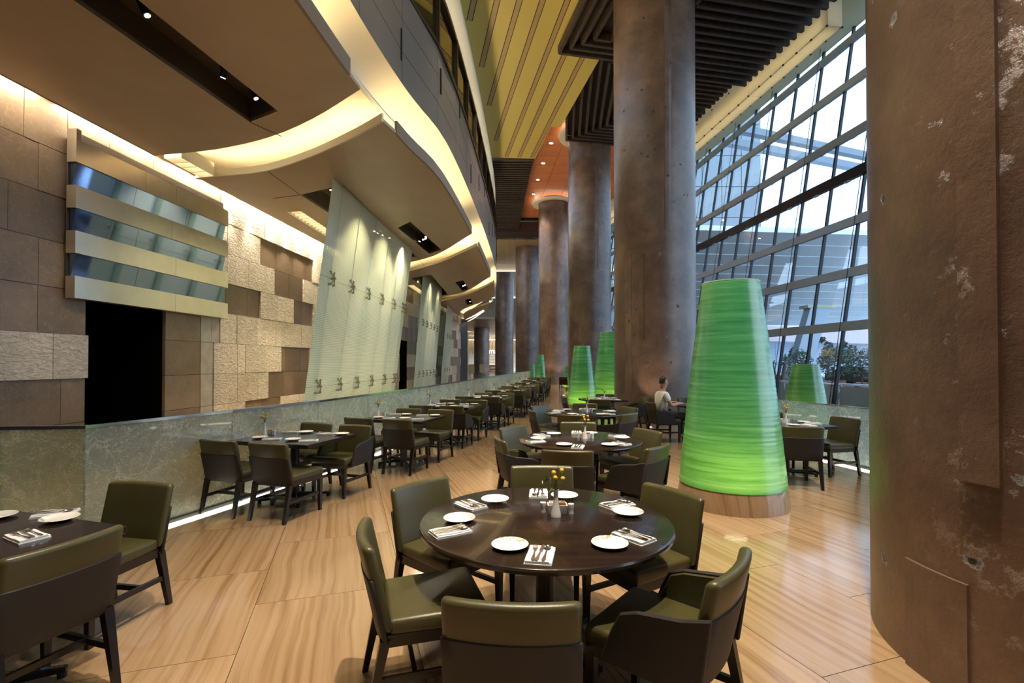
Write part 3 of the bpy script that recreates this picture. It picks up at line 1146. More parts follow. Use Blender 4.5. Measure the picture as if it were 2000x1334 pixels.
def make_clip_mesh():
    mb = MB()
    for sx in (-1, 1):
        for sz in (-1, 1):
            mb.tube([(0.07, 0, 0), (0.05, sx * .06, sz * .075), (0.02, sx * .10, sz * .13)], .012, 6)
            mb.tube([(-0.02, sx * .10, sz * .13), (0.05, sx * .10, sz * .13)], .022, 8)
    mb.tube([(0.0, 0, 0), (0.10, 0, 0)], .026, 8)
    return mb.mesh('spider_clip', MAT['brass'])


CLIP = make_clip_mesh()


def screen(label, ys, xtop, zt, lean):
    root = thing('glass_screen', label, 'glass screen')
    def P(i, z):
        return Vector((xtop(ys[i]) - lean * (zt - z), ys[i], z))
    for i in range(len(ys) - 1):
        for (z0, z1) in ((0.0, 1.145), (1.155, 3.395), (3.405, zt)):
            a0, b0, a1, b1 = P(i, z0), P(i + 1, z0), P(i, z1), P(i + 1, z1)
            d = (b0 - a0).normalized() * .008
            n_ = Vector((1, 0, 0)) * .006
            MB().hexa([a0 + d - n_, b0 - d - n_, b0 - d + n_, a0 + d + n_, a1 + d - n_, b1 - d - n_, b1 - d + n_, a1 + d + n_]).build('glass_panel', 'frit', root)
    for i in range(1, len(ys)):
        MB().tube([P(i, 0) + Vector((-.05, 0, 0)), P(i, zt) + Vector((-.05, 0, 0))], .016, 6).build('tension_rod', 'bronze', root)
        for z in (1.15, 3.40):
            c = put('spider_clip', CLIP, root, P(i, z))
    for i in range(1, len(ys)):
        a, b = P(i, 0) + Vector((-.15, 0, 0)), P(i, zt) + Vector((-.15, 0, 0))
        n_ = Vector((.07, 0, 0))
        t_ = Vector((0, .007, 0))
        MB().hexa([a - n_ - t_, a + n_ - t_, a + n_ + t_, a - n_ + t_, b - n_ - t_, b + n_ - t_, b + n_ + t_, b - n_ + t_]).build('glass_fin', 'finglass', root)
    return root


screen('large leaning striped glass screen with six seams between rail and stone wall', [9.75, 10.25, 11.35, 12.45, 13.55, 14.7, 15.7, 16.0], lambda y: -3.52 + .05 * (y - 10), 5.55, .125)
screen('second leaning striped glass screen farther along the soffit', [20.6, 21.4, 22.4, 23.4, 24.4, 25.4, 26.2], lambda y: -3.72 + .0 * (y - 20), 5.55, .08)
screen('farthest narrow leaning glass screen before the lobby columns', [31.2, 32.4, 33.6, 34.8], lambda y: -4.1, 5.55, .08)

# ------------------------------------------------------------------ RECESSED TRACKS WITH SPOTLIGHTS
def recess(label, poly, depth=.34):
    root = tag(empty('trim_3'), label, kind='structure')
    mb = MB()
    k = len(poly)
    for i in range(k):
        a, b = poly[i], poly[(i + 1) % k]
        mb.quad((a[0], a[1], ZS), (b[0], b[1], ZS), (b[0], b[1], ZS + depth), (a[0], a[1], ZS + depth))
    n = len(mb.v)
    mb.v += [(x, y, ZS + depth) for x, y in poly]
    mb.f.append(tuple(range(n, n + k)))
    mb.build('recess_box', simple('recess brown', (0.07, 0.052, 0.036), 0.35) if 'rb' not in MAT else MAT['rb'], root)
    MAT.setdefault('rb', root.children[-1].data.materials[0])
    return root


def make_spot():
    root = thing('track_spotlight', 'x', 'spotlight')
    MB().box((0, 0, -.02), (.05, .10, .04)).build('track_adapter', 'blackmetal', root)
    MB().tube([(0.0, 0, -.04), (0.0, 0, -.10)], .010, 6).tube([(-.045, 0, -.10), (.045, 0, -.10)], .008, 6).tube([(-.045, 0, -.10), (-.045, 0, -.16)], .008, 6).tube([(.045, 0, -.10), (.045, 0, -.16)], .008, 6).build('yoke', 'blackmetal', root)
    can = MB().tube([(0, -.03, -.10), (0, .04, -.24)], .036, 12, .042).build('lamp_housing', 'blackmetal', root, smooth=40)
    MB().tube([(0, .041, -.242), (0, .043, -.246)], .027, 12).build('lens', 'bulb', root)
    return root


SPOT = make_spot()
spot_used = [False]


def track(poly, spots, label, word, power, targets):
    recess('dark recessed lighting slot ' + label, poly)
    a = Vector(((poly[0][0] + poly[3][0]) / 2 + .12, (poly[0][1] + poly[3][1]) / 2 + .15, ZS + .30))
    b = Vector(((poly[1][0] + poly[2][0]) / 2 + .12, (poly[1][1] + poly[2][1]) / 2 - .15, ZS + .30))
    t_ = MB().tube([a, b], .016, 4)
    tag(t_.build('lighting_track', 'blackmetal'), 'black lighting track in the slot ' + label, 'track')
    for i, f in enumerate(spots):
        p = a.lerp(b, f)
        tg = targets[i % len(targets)]
        ang = math.atan2(tg[1] - p.y, tg[0] - p.x) - PI / 2
        ords = ['first', 'second', 'third', 'fourth', 'fifth']
        place(SPOT, spot_used, (p.x, p.y, p.z - .015), ang, '%s black spotlight along the track %s' % (ords[i], word), 'track spotlights')
        q = p + Vector((math.cos(ang + PI / 2) * .06, math.sin(ang + PI / 2) * .06, -.30))
        if power:
            spot_light('spot_beam', q, tg, power, 56, .5, WARM2, .05)


track(SLOTS[0][0], [.12, .52, .80, .93], 'in the nearest soffit above the stone wall', 'nearest the camera', 190, [(-6.3, 6.2, 1.5), (-2.6, 5.6, .7), (-6.2, 8.5, 2.0), (-1.5, 7.6, 0)])
track(SLOTS[1][1], [.08, .28, .45, .65, .88], 'in the soffit beside the large glass screen', 'beside the large glass screen', 260, [(-5.5, 14.5, 2.5), (-1.4, 10.3, .7), (-.6, 12.8, .7), (-4.0, 12.7, 2), (-.2, 15.4, .7)])
track(SLOTS[2][1], [.15, .4, .65, .9], 'above the second glass screen', 'above the second glass screen', 320, [(-.2, 19, .7), (.4, 22, .7), (-4, 24, 2), (.2, 25, .5)])
track(SLOTS[3][0], [.2, .5, .8], 'farthest along the soffit', 'farthest along the soffit', 300, [(.6, 29, .7), (-2, 34, .5), (1, 32, .5)])

# louvred lamps near the stone wall
for poly, lab in ((SLOTS[1][2], 'louvred ceiling lamp between large glass screen and stone wall'), (SLOTS[2][2], 'louvred ceiling lamp behind the second glass screen'),
                  ([(-6.20, 8.74), (-5.88, 8.72), (-5.82, 9.58), (-6.14, 9.64)], 'short louvred ceiling lamp at the wall end of the first cove')):
    root = thing('louvre_lamp', lab, 'ceiling lamp')
    c = [Vector((x, y, 0)) for x, y in poly]
    q = [(p.x, p.y, ZS + .25) for p in c]
    MB().quad(*q).build('lamp_panel', 'louver', root)
    mb = MB()
    for i in range(4):
        a, b = c[i], c[(i + 1) % 4]
        mb.quad((a.x, a.y, ZS - .01), (b.x, b.y, ZS - .01), (b.x, b.y, ZS + .25), (a.x, a.y, ZS + .25))
    mb.build('lamp_box', 'cream', root)
    n = max(4, int((c[3] - c[0]).length / .2))
    for i in range(1, n):
        a = c[0].lerp(c[3], i / n)
        b = c[1].lerp(c[2], i / n)
        MB().hexa([(a.x, a.y - .008, ZS), (b.x, b.y - .008, ZS), (b.x, b.y + .008, ZS), (a.x, a.y + .008, ZS), (a.x, a.y - .008, ZS + .12), (b.x, b.y - .008, ZS + .12), (b.x, b.y + .008, ZS + .12), (a.x, a.y + .008, ZS + .12)]).build('louvre_fin', 'cream', root)
# dark box above the screens' slots
for k in (1, 2):
    recess('dark slot that swallows the top of a glass screen', SLOTS[k][0], .42)

# ------------------------------------------------------------------ COLUMNS
CR = 1.14
COLS = [(3.31, 2.63, 14.75), (4.13, 14.28, 14.75), (4.16, 26.4, 14.7), (3.18, 37.8, 14.7), (1.49, 48.7, 14.7), (-0.95, 60.9, 13.4), (-4.5, 73.1, 8.2), (-8.7, 85.7, 7.2)]


def patch(parent, a0, a1, z0, z1, t, name='formwork_strip', cr=CR):
    mb = MB()
    n = 8
    for i in range(n):
        b0 = a0 + (a1 - a0) * i / n
        b1 = a0 + (a1 - a0) * (i + 1) / n
        f = lambda a, r, z: (r * math.cos(a), r * math.sin(a), z)
        mb.hexa([f(b0, cr - .01, z0), f(b1, cr - .01, z0), f(b1, cr + t, z0), f(b0, cr + t, z0), f(b0, cr - .01, z1), f(b1, cr - .01, z1), f(b1, cr + t, z1), f(b0, cr + t, z1)])
    return mb.build(name, 'concrete', parent, smooth=40)


for k, (x, y, hgt) in enumerate(COLS):
    root = tag(empty('column', (x, y, 0)), ['massive pitted bronze concrete column at the right edge', 'tall bronze concrete column behind the green lamp', 'third tall concrete column', 'fourth tall concrete column lit from the floor', 'fifth concrete column', 'sixth concrete column', 'lobby concrete column', 'farthest lobby concrete column'][k], kind='structure')
    MB().lathe([(CR, 0), (CR, hgt)], 128 if k < 2 else 64).build('shaft', 'concrete', root, smooth=40)
    face = math.atan2(-y, -x)
    if k == 0:
        patch(root, 3.346, 3.483, 1.08, 14.7, .028)
        patch(root, PI - .08, PI + .22, 0.0, .58, .016)
    else:
        rr = random.Random(k)
        patch(root, face + .25, face + .42, rr.uniform(5, 6.5), hgt - rr.uniform(1, 3), .008)
        patch(root, face - .75, face - .55, .8, rr.uniform(3.5, 5), .008)
        patch(root, face - .35, face - .22, rr.uniform(2, 3), 4.6, .008)
# white rings where columns meet the terracotta ceiling
for x, y in ((4.16, 26.4), (3.18, 37.8)):
    o = MB().lathe([(1.16, 13.82), (1.50, 13.76), (1.62, 13.80), (1.66, 13.92), (1.60, 13.92), (1.50, 13.84), (1.16, 13.86)], 64, (x, y, 0), cap=False).build('trim_4', 'whiteglass', None, smooth=50)
    MB().lathe([(1.30, 13.88), (1.40, 13.88), (1.40, 13.90), (1.30, 13.90), (1.30, 13.88)], 64, (x, y, 0), cap=False).build('ring_light', 'led2', o)
    tag(o, 'white ring collar around the column head at terracotta ceiling', kind='structure')

# ------------------------------------------------------------------ MAIN CEILINGS
CA = R(11.5)
ea = Vector((math.cos(CA), math.sin(CA), 0))
eb = Vector((-math.sin(CA), math.cos(CA), 0))
top = MB().prism([(-8, -6), (15.0, -6), (12.75, 17.8), (8.6, 56), (5, 100), (-14, 100), (-14, 54), (-4, 40), (-1.0, 30), (-1.2, 10), (-3, -6)], 14.75, 14.95)
tag(top.build('ceiling_top', 'cream'), 'cream main ceiling slab high above the hall', kind='structure')

# ochre yellow ceiling with tan strips
ye = empty('ceiling_yellow')
tag(ye, 'ochre yellow dropped ceiling with tan inset strips', kind='structure')
ZY = 12.7
KY = 11.05 / 9.55
ypoly = [(-4.5, 1.0), (-2.6, 26.4)] + [(x * KY, y * KY) for x, y in ((-0.68, 22.85), (1.08, 22.97), (1.56, 19.86), (1.97, 19.86), (2.74, 15.48), (4.9, 3.0), (5.3, 0.8))]
filled('ochre_panel', ypoly, [], ZY, .12, 'yellow', ye)
for (a, b) in [((-1.0, 12.86), (-1.19, 13.64)), ((-0.39, 12.86), (-0.99, 15.81)), ((0.2, 12.86), (-0.86, 18.19)), ((0.81, 12.86), (-0.71, 21.1)), ((1.18, 14.49), (-0.26, 22.74)), ((1.61, 15.25), (0.33, 22.8)), ((2.2, 15.35), (0.93, 22.85))]:
    va, vb = Vector((a[0], a[1], 0)) * KY, Vector((b[0], b[1], 0)) * KY
    d = (va - vb).normalized()
    va = va + d * (9.0 if a[1] < 13 else 4.0)
    n_ = Vector((-d.y, d.x, 0))
    for w, z, m in ((.10, ZY - .006, 'dark'), (.075, ZY - .012, 'yellowstrip')):
        q = [va - n_ * w, vb - n_ * w, vb + n_ * w, va + n_ * w]
        MB().hexa([(p.x, p.y, z) for p in q] + [(p.x, p.y, ZY + .002) for p in q]).build('inset_strip', m, ye)

# light box line: where the slats stop
LB0, LB1 = Vector((10.32, 15.98, 0)), Vector((9.27, 24.49, 0))
LBD = (LB1 - LB0).normalized()


def lb_x(y):
    return LB0.x + (LB1.x - LB0.x) * (y - LB0.y) / (LB1.y - LB0.y)


def slat_obj(parent, a, b, z, h=.26, w=.11):
    d = (b - a).normalized()
    n_ = Vector((-d.y, d.x, 0)) * (w / 2)
    q = [a - n_, b - n_, b + n_, a + n_]
    MB().hexa([(p.x, p.y, z) for p in q] + [(p.x, p.y, z + h) for p in q]).build('slat', 'slat', parent)


def rings(parent, o, w, d, z, pitch, maxk=30, right_open=False, eb=eb):
    """nested rectangles of slats; o = near-left corner, w along ea, d along eb"""
    k = 0
    while k < maxk:
        i = k * pitch
        if d - 2 * i < pitch * .8 or w - (1 if right_open else 2) * i < pitch * .8:
            break
        p00 = o + ea * i + eb * i
        p01 = o + ea * i + eb * (d - i)
        if right_open:
            def end(p):
                x = lb_x(p.y + (lb_x(p.y) - p.x) * math.tan(CA)) - .75
                t = (x - p.x) / ea.x
                return p + ea * t
            p10, p11 = end(p00), end(p01)
        else:
            p10 = o + ea * (w - i) + eb * i
            p11 = o + ea * (w - i) + eb * (d - i)
            slat_obj(parent, p10, p11, z)
        slat_obj(parent, p00, p10, z)
        slat_obj(parent, p01, p11, z)
        slat_obj(parent, p00, p01, z)
        k += 1


def slat_board(parent, o, w, d, z):
    q = [o, o + ea * w, o + ea * w + eb * d, o + eb * d]
    MB().hexa([(p.x, p.y, z) for p in q] + [(p.x, p.y, z + .05) for p in q]).build('backing_board', 'dark', parent)


sc1 = tag(empty('ceiling_slats'), 'dark concentric slat ceiling in front of the tall column', kind='structure')
c1 = Vector((1.64, 16.94, 0)) - eb * 5.0
rings(sc1, c1, 2.45, 5.0, 12.35, .31)
slat_board(sc1, c1, 2.45, 5.0, 12.63)
sc1b = tag(empty('ceiling_slats'), 'dark slat ceiling running from the tall column to the opal light box', kind='structure')
for k in range(24):
    yb = 10.4 + k * .345
    a_ = Vector((5.75 - .2 * (yb - 14), yb, 0))
    xe = lb_x(yb + 1.0) - .72
    slat_obj(sc1b, a_, a_ + ea * ((xe - a_.x) / ea.x), 12.5)
slat_obj(sc1b, Vector((5.75 + .2 * 3.7, 10.3, 0)), Vector((5.75 - .2 * 4.4, 18.5, 0)), 12.5)
MB().prism([(6.5, 10.2), (10.2, 11.0), (9.2, 19.2), (4.8, 18.4)], 12.78, 12.83).build('backing_board', 'dark', sc1b)
sc2 = tag(empty('ceiling_slats'), 'second dark nested slat ceiling behind the ochre panel', kind='structure')
eb2 = Vector((.105, .9945, 0))
c2 = Vector((2.775, 24.98, 0)) - eb2 * 8.6
rings(sc2, c2, 6.6, 8.6, 12.95, .335, right_open=True, eb=eb2)
MB().prism([(1.9, 16.4), (9.0, 17.9), (8.3, 26.0), (2.8, 24.95)], 13.23, 13.28).build('backing_board', 'dark', sc2)
# far slat ceiling beyond the ochre panel
sc3 = tag(empty('ceiling_slats'), 'far dark slat ceiling running away beside the balcony', kind='structure')
y = 28.0
ZF = 13.3
while y < 43:
    t = (y - 28.3) / 14
    xr = 1.25 - .62 * min(1, max(0, t)) ** .8
    slat_obj(sc3, Vector((-1.7, y, 0)), Vector((xr, y, 0)), ZF, .22, .14)
    y += .36
o = MB().prism([(-1.7, 27.8), (1.15, 27.8), (.75, 35), (.55, 43), (-1.7, 43)], ZF + .24, ZF + .3).build('slat_board', 'dark', sc3)
o = MB().box((-.2, 27.75, ZF + .05), (2.9, .12, .5)).build('end_board', 'slat', sc3)
for k in range(6):
    slat_obj(sc3, Vector((-1.6, 43.2 + .35 * k, 0)), Vector((7, 43.4 + .35 * k, 0)), ZF - .2, .2, .14)
MB().box((3.2, 43.0, 13.55), (9, .12, .8)).build('drop_board', simple('dark red brown board', (0.05, 0.018, 0.01), 0.5), sc3)

# terracotta ceiling
rd = tag(empty('ceiling_red'), 'terracotta panelled ceiling with round downlights', kind='structure')
o0 = Vector((2.9, 28.3, 0))
er = Vector((-.075, 1, 0)).normalized()
eu = Vector((1, .02, 0))
rp_me = MB().box((0, 0, .02), (1.375, 1.385, .04)).mesh('terracotta_panel', MAT['red'], bevel=.006, seg=1)
for i in range(-2, 5):
    for j in range(-8, 11):
        p = o0 + eu * ((i + .5) * 1.40) + er * ((j + .5) * 1.41)
        if p.y > 42.8 or p.y < 17:
            continue
        put('terracotta_panel', rp_me, rd, (p.x, p.y, 14.15), R(3.5))
MB().box((4.2, 30, 14.28), (12, 27, .1)).build('panel_backing', 'dark', rd)
for n, (x, y) in enumerate([(2.23, 27.9), (1.95, 30.7), (1.77, 33.5), (1.60, 36.4), (5.6, 24.5), (5.6, 31), (5.2, 36)]):
    t = thing('downlight', ['nearest round downlight in the terracotta ceiling', 'second round downlight in the terracotta ceiling', 'third round downlight in the terracotta ceiling', 'fourth small downlight in the terracotta ceiling', 'downlight in terracotta ceiling hidden behind the column', 'downlight in terracotta ceiling between far columns', 'last downlight in terracotta ceiling by the windows'][n], 'downlight', (x, y, 14.15), 0, 'terracotta ceiling downlights')
    MB().lathe([(.10, 0), (.16, 0), (.16, -.02), (.10, -.025)], 20, cap=False).build('rim', 'whiteglass', t)
    MB().lathe([(.0001, -.012), (.11, -.012)], 16, cap=False).build('lens', 'bulb', t)
    if n < 7:
        spot_light('downlight_beam', (x, y, 14.05), (x, y, 0), 1500, 70, .6, WARM, .1)

# tan ceiling, lit beam and the space beyond
tn = tag(empty('ceiling_tan'), 'tan panelled ceiling beyond the terracotta one', kind='structure')
for i in range(-4, 5):
    for j in range(0, 5):
        MB().box((i * 1.9 + .4, 46.5 + j * 2.2, 13.02), (1.88, 2.18, .04)).build('tan_panel', 'tan', tn)
bm_ = tag(MB().box((2, 57.6, 12.75), (26, .3, .85)).build('trim_5', 'cream'), 'glowing cream beam across the far hall', kind='structure')
MB().box((2, 57.3, 12.28), (26, .08, .03)).build('beam_light', 'led2', bm_)
bm2 = tag(MB().box((2, 57.3, 12.22), (26, .35, .05)).build('trim_6', 'taupe'), 'ledge under the glowing far beam', kind='structure')

# pale green soffit by the windows
gs = MB().prism([(lb_x(2) - .2, 2), (14.3, 2), (12.72, 17.8), (10.4, 40), (8.3, 60), (lb_x(60) + 1.2, 60), (lb_x(40), 40), (lb_x(24), 24)], 14.02, 14.15)
tag(gs.build('ceiling_soffit', 'palegreen'), 'pale green ceiling strip along the window wall', kind='structure')

# ------------------------------------------------------------------ OPAL LIGHT BOX hanging along the window side
lbx = thing('light_box', 'long hanging opal glass light box with black clips along the window ceiling', 'light fixture')
LN = Vector((LBD.y, -LBD.x, 0))
nseg = 20
L = 1.43
clip_me = MB().box((0, 0, 0), (.05, .05, .05)).mesh('corner_clip', MAT['blackmetal'])
for i in range(nseg):
    a = LB0 + LBD * (i * L)
    b = a + LBD * (L - .012)
    q = lambda p, o, z: (p.x + LN.x * o, p.y + LN.y * o, z)
    MB().hexa([q(a, 0, 12.66), q(b, 0, 12.66), q(b, .52, 12.66), q(a, .52, 12.66), q(a, 0, 12.675), q(b, 0, 12.675), q(b, .52, 12.675), q(a, .52, 12.675)]).build('bottom_panel', 'opal', lbx)
    MB().hexa([q(a, -.01, 12.66), q(b, -.01, 12.66), q(b, .005, 12.66), q(a, .005, 12.66), q(a, -.01, 13.55), q(b, -.01, 13.55), q(b, .005, 13.55), q(a, .005, 13.55)]).build('side_panel', 'opal', lbx)
    MB().hexa([q(a, -.01, 13.56), q(b, -.01, 13.56), q(b, .005, 13.56), q(a, .005, 13.56), q(a, -.01, 14.02), q(b, -.01, 14.02), q(b, .005, 14.02), q(a, .005, 14.02)]).build('upper_panel', 'opal', lbx)
    MB().hexa([q(a, .51, 12.66), q(b, .51, 12.66), q(b, .525, 12.66), q(a, .525, 12.66), q(a, .51, 13.55), q(b, .51, 13.55), q(b, .525, 13.55), q(a, .525, 13.55)]).build('side_panel', 'opal', lbx)
    for pp in (a, a + LBD * (L / 2)):
        put('corner_clip', clip_me, lbx, q(pp, -.02, 12.66), math.atan2(LBD.y, LBD.x))
        put('corner_clip', clip_me, lbx, q(pp, .525, 12.66), math.atan2(LBD.y, LBD.x))
    put('corner_clip', clip_me, lbx, q(a, -.02, 13.555), math.atan2(LBD.y, LBD.x))
q = lambda p, o, z: (p.x + LN.x * o, p.y + LN.y * o, z)
a = LB0
MB().hexa([q(a, 0, 12.66), q(a, .52, 12.66), q(a - LBD * .015, .52, 12.66), q(a - LBD * .015, 0, 12.66), q(a, 0, 13.55), q(a, .52, 13.55), q(a - LBD * .015, .52, 13.55), q(a - LBD * .015, 0, 13.55)]).build('end_panel', 'opal', lbx)
MB().hexa([q(LB0 + LBD * .2, .18, 12.9), q(LB0 + LBD * 26, .18, 12.9), q(LB0 + LBD * 26, .26, 12.9), q(LB0 + LBD * .2, .26, 12.9), q(LB0 + LBD * .2, .18, 12.95), q(LB0 + LBD * 26, .18, 12.95), q(LB0 + LBD * 26, .26, 12.95), q(LB0 + LBD * .2, .26, 12.95)]).build('lamp_tube', 'opallamp', lbx)

# ------------------------------------------------------------------ CURTAIN WALL on the right
cw = tag(empty('window_1'), 'tall outward leaning glass curtain wall with blue grey transoms', kind='structure')
B0 = Vector((10.53, 17.78, 0))
BD = Vector((-.1573, 1.496, 0))
BN = Vector((BD.y, -BD.x, 0)).normalized()


def cwp(i, z, off=0.0):
    p = B0 + BD * (i - 1)
    p = p + BN * (.158 * (z - .46) + off)
    return Vector((p.x, p.y, z))


TZ = [0.0, 2.84, 4.64, 6.42, 8.15, 9.69, 11.73, 13.51, 14.02]
I0, I1 = -7, 27
for j in range(len(TZ) - 1):
    for i in range(I0, I1):
        z0, z1 = TZ[j], TZ[j + 1]
        a0, b0, a1, b1 = cwp(i, z0), cwp(i + 1, z0), cwp(i, z1), cwp(i + 1, z1)
        n_ = BN * .01
        MB().hexa([a0 - n_, b0 - n_, b0 + n_, a0 + n_, a1 - n_, b1 - n_, b1 + n_, a1 + n_]).build('pane', 'pane', cw)
for i in range(I0, I1 + 1):
    a, b = cwp(i, 0, -.05), cwp(i, 14.02, -.05)
    t_ = BD.normalized() * .035
    n_ = BN * .05
    MB().hexa([a - t_ - n_, a + t_ - n_, a + t_ + n_, a - t_ + n_, b - t_ - n_, b + t_ - n_, b + t_ + n_, b - t_ + n_]).build('mullion', 'mullion', cw)
    if i % 2 == 0:
        MB().tube([cwp(i, 0.0, -.35) - BD * .12, cwp(i, 14.02, -.35) - BD * .12], .012, 5).build('tension_cable', 'mullion', cw)
for j in range(1, len(TZ) - 1):
    z = TZ[j]
    hh = .15 if j != 4 else .19
    mat = 'transom' if j != 4 else 'mullion'
    a0, b0 = cwp(I0, z - hh, -.18), cwp(I1, z - hh, -.18)
    a1, b1 = cwp(I0, z + hh, -.18), cwp(I1, z + hh, -.18)
    n_ = BN * .16
    MB().hexa([a0, b0, b0 + n_, a0 + n_, a1, b1, b1 + n_, a1 + n_]).build('transom', mat, cw)
    for i in range(I0, I1, 1):
        if j >= 4:
            p = cwp(i + .45, z - hh - .02, -.12)
            MB().box(p, (.10, .24, .05)).build('bracket', 'transom', cw)

# ------------------------------------------------------------------ OUTSIDE
out_ground = MB().box((60, 60, -.15), (99, 260, .1))
tag(out_ground.build('ground_outside', simple('pale paving', (0.74, 0.75, 0.77), 0.7, noise=.1, nscale=.5)), 'pale paved forecourt outside the windows', kind='structure')
par = thing('parapet', 'low white panelled parapet with steel rail just outside the windows', 'parapet')
for i in range(-4, 16):
    a = B0 + BD * (i * 1.0) + BN * 1.35
    b = B0 + BD * (i + .97) + BN * 1.35
    n_ = BN * .03
    MB().hexa([(p.x, p.y, -.1) for p in (a, b, b + n_, a + n_)] + [(p.x, p.y, .78) for p in (a, b, b + n_, a + n_)]).build('parapet_panel', simple('white parapet', (0.80, 0.82, 0.84), 0.5) if 'pw' not in MAT else MAT['pw'], par)
    MAT.setdefault('pw', par.children[-1].data.materials[0])
    MB().tube([(a - BN * .05) + Vector((0, 0, -.1)), (a + BN * .12) + Vector((0, 0, .86))], .035, 6).build('post', 'steel', par)
a, b = B0 + BD * -4 + BN * 1.45, B0 + BD * 16 + BN * 1.45
MB().tube([(a.x, a.y, .86), (b.x, b.y, .86)], .035, 8).build('handrail', 'steel', par)

bluewall = simple('pale blue panel', (0.50, 0.60, 0.74), 0.5)
pinkwall = simple('pinkish canopy panel', (0.62, 0.50, 0.50), 0.5)
greyblue = simple('blue grey canopy underside', (0.82, 0.88, 0.92), 0.5)
lou = simple('pale louvre', (0.55, 0.62, 0.72), 0.4)
bld = thing('panel_building', 'long pale blue panelled building across the forecourt', 'building', (56, 88, -.1))
for i in range(16):
    MB().box((-26 + i * 3.0, 0, 2.75), (2.94, 2, 5.5)).build('wall_panel', bluewall, bld)
can = thing('roof_canopy', 'wide pinkish fascia canopy over the pale blue building', 'canopy', (56, 84, 0))
MB().hexa([(-40, -2, 5.9), (26, -2, 4.2), (26, 6, 4.2), (-40, 6, 5.9), (-40, -2, 8.6), (26, -2, 6.6), (26, 6, 6.6), (-40, 6, 8.6)]).build('fascia_band', pinkwall, can)
tw = thing('office_tower', 'distant office tower striped with pale horizontal louvres', 'building', (131, 172, 0))
MB().box((0, 0, 17), (14, 14, 34)).build('tower_body', simple('tower glass', (0.10, 0.16, 0.26), 0.3), tw)
for i in range(24):
    MB().box((-1, -7.2, 1 + i * 1.35), (16, .8, .55)).build('louvre', lou, tw)
# big sloping canopy seen through the lower panes
cp = thing('entrance_canopy', 'great sloping blue grey canopy underside above the forecourt', 'canopy')
for i in range(12):
    t0, t1 = i / 12, (i + .93) / 12
    y0, z0 = 64 - 26 * t0, 6.6 + 5.4 * t0
    y1, z1 = 64 - 26 * t1, 6.6 + 5.4 * t1
    MB().hexa([(13.5 + 6 * (1 - t0), y0, z0), (70, y0 + 6, z0), (70, y1 + 6, z1), (13.5 + 6 * (1 - t1), y1, z1), (13.5 + 6 * (1 - t0), y0, z0 + .4), (70, y0 + 6, z0 + .4), (70, y1 + 6, z1 + .4), (13.5 + 6 * (1 - t1), y1, z1 + .4)]).build('canopy_board', greyblue, cp)
lg = thing('canopy_leg', 'pale raking canopy leg rising from the forecourt', 'canopy leg', (30, 52, 0))
MB().hexa([(-1.0, -.6, -.1), (.6, -.6, -.1), (.6, .6, -.1), (-1.0, .6, -.1), (1.2, -.6, 7.4), (3.4, -.6, 7.4), (3.4, .6, 7.4), (1.2, .6, 7.4)]).build('leg_shaft', simple('pale leg', (0.52, 0.62, 0.70), 0.4), lg, bevel=.05)
MB().box((2.2, 0, 7.5), (2.8, 1.6, .3)).build('leg_head', 'palegreen', lg)
# tall wing at the left, hides part of the sky
wg = thing('glass_wing', 'tall blue grey wing of the building beyond the curtain wall', 'building', (27, 78, 0))
for i in range(8):
    for j in range(9):
        MB().box((-11 + i * 3.1, 0, 2.4 + j * 4.9), (3.0, 1.5, 4.8)).build('facade_panel', simple('wing panel', (0.26, 0.30, 0.33), 0.35) if 'wp' not in MAT else MAT['wp'], wg)
        MAT.setdefault('wp', wg.children[-1].data.materials[0])
rb = thing('roof_beam', 'twin grey steel beam crossing the bright sky outside', 'beam')
steelgrey = simple('grey steel beam', (0.22, 0.26, 0.30), 0.5)
for dz in (0, -1.3):
    MB().hexa([(13, 40, 21.8 + dz), (64, 58, 21.2 + dz), (64, 58.7, 21.2 + dz), (13, 40.7, 21.8 + dz), (13, 40, 22.4 + dz), (64, 58, 21.8 + dz), (64, 58.7, 21.8 + dz), (13, 40.7, 22.4 + dz)]).build('beam_bar', steelgrey, rb)
# planters and trees
bark = simple('palm bark', (0.12, 0.075, 0.045), 0.8)
foli = simple('dark green foliage', (0.045, 0.085, 0.045), 0.6)
foli2 = simple('grey green foliage', (0.07, 0.11, 0.075), 0.6)
terr = simple('terracotta planter', (0.30, 0.13, 0.09), 0.6)


def leaf_ball(mb, c, r, n, rnd, s=.10):
    for _ in range(n):
        d = Vector((rnd.gauss(0, 1), rnd.gauss(0, 1), rnd.gauss(0, 1))).normalized() * r * rnd.uniform(.5, 1) ** .4
        p = Vector(c) + d
        u = Vector((rnd.gauss(0, 1), rnd.gauss(0, 1), rnd.gauss(0, 1))).normalized() * s * rnd.uniform(.7, 1.5)
        v = d.cross(u).normalized() * s * .5
        mb.quad(p - u, p - v, p + u, p + v)


def bush(x, y, z, r, label, seed, fm=None, s=.07):
    rnd = random.Random(seed)
    t = thing('potted_shrub', label, 'shrub', (x, y, z))
    MB().lathe([(.30, 0), (.42, .5), (.45, .52), (.40, .5), (.30, .45)], 16).build('pot', terr, t)
    MB().tube([(0, 0, .4), (.03, 0, .8), (0, .02, 1.0 + r * .3)], .04, 6).build('stem', bark, t)
    mb = MB()
    leaf_ball(mb, (0, 0, .75 + r), r, 700, rnd, s)
    leaf_ball(mb, (.2 * r, 0, .75 + r * 1.55), r * .6, 280, rnd, s)
    mb.build('foliage', fm or foli, t)


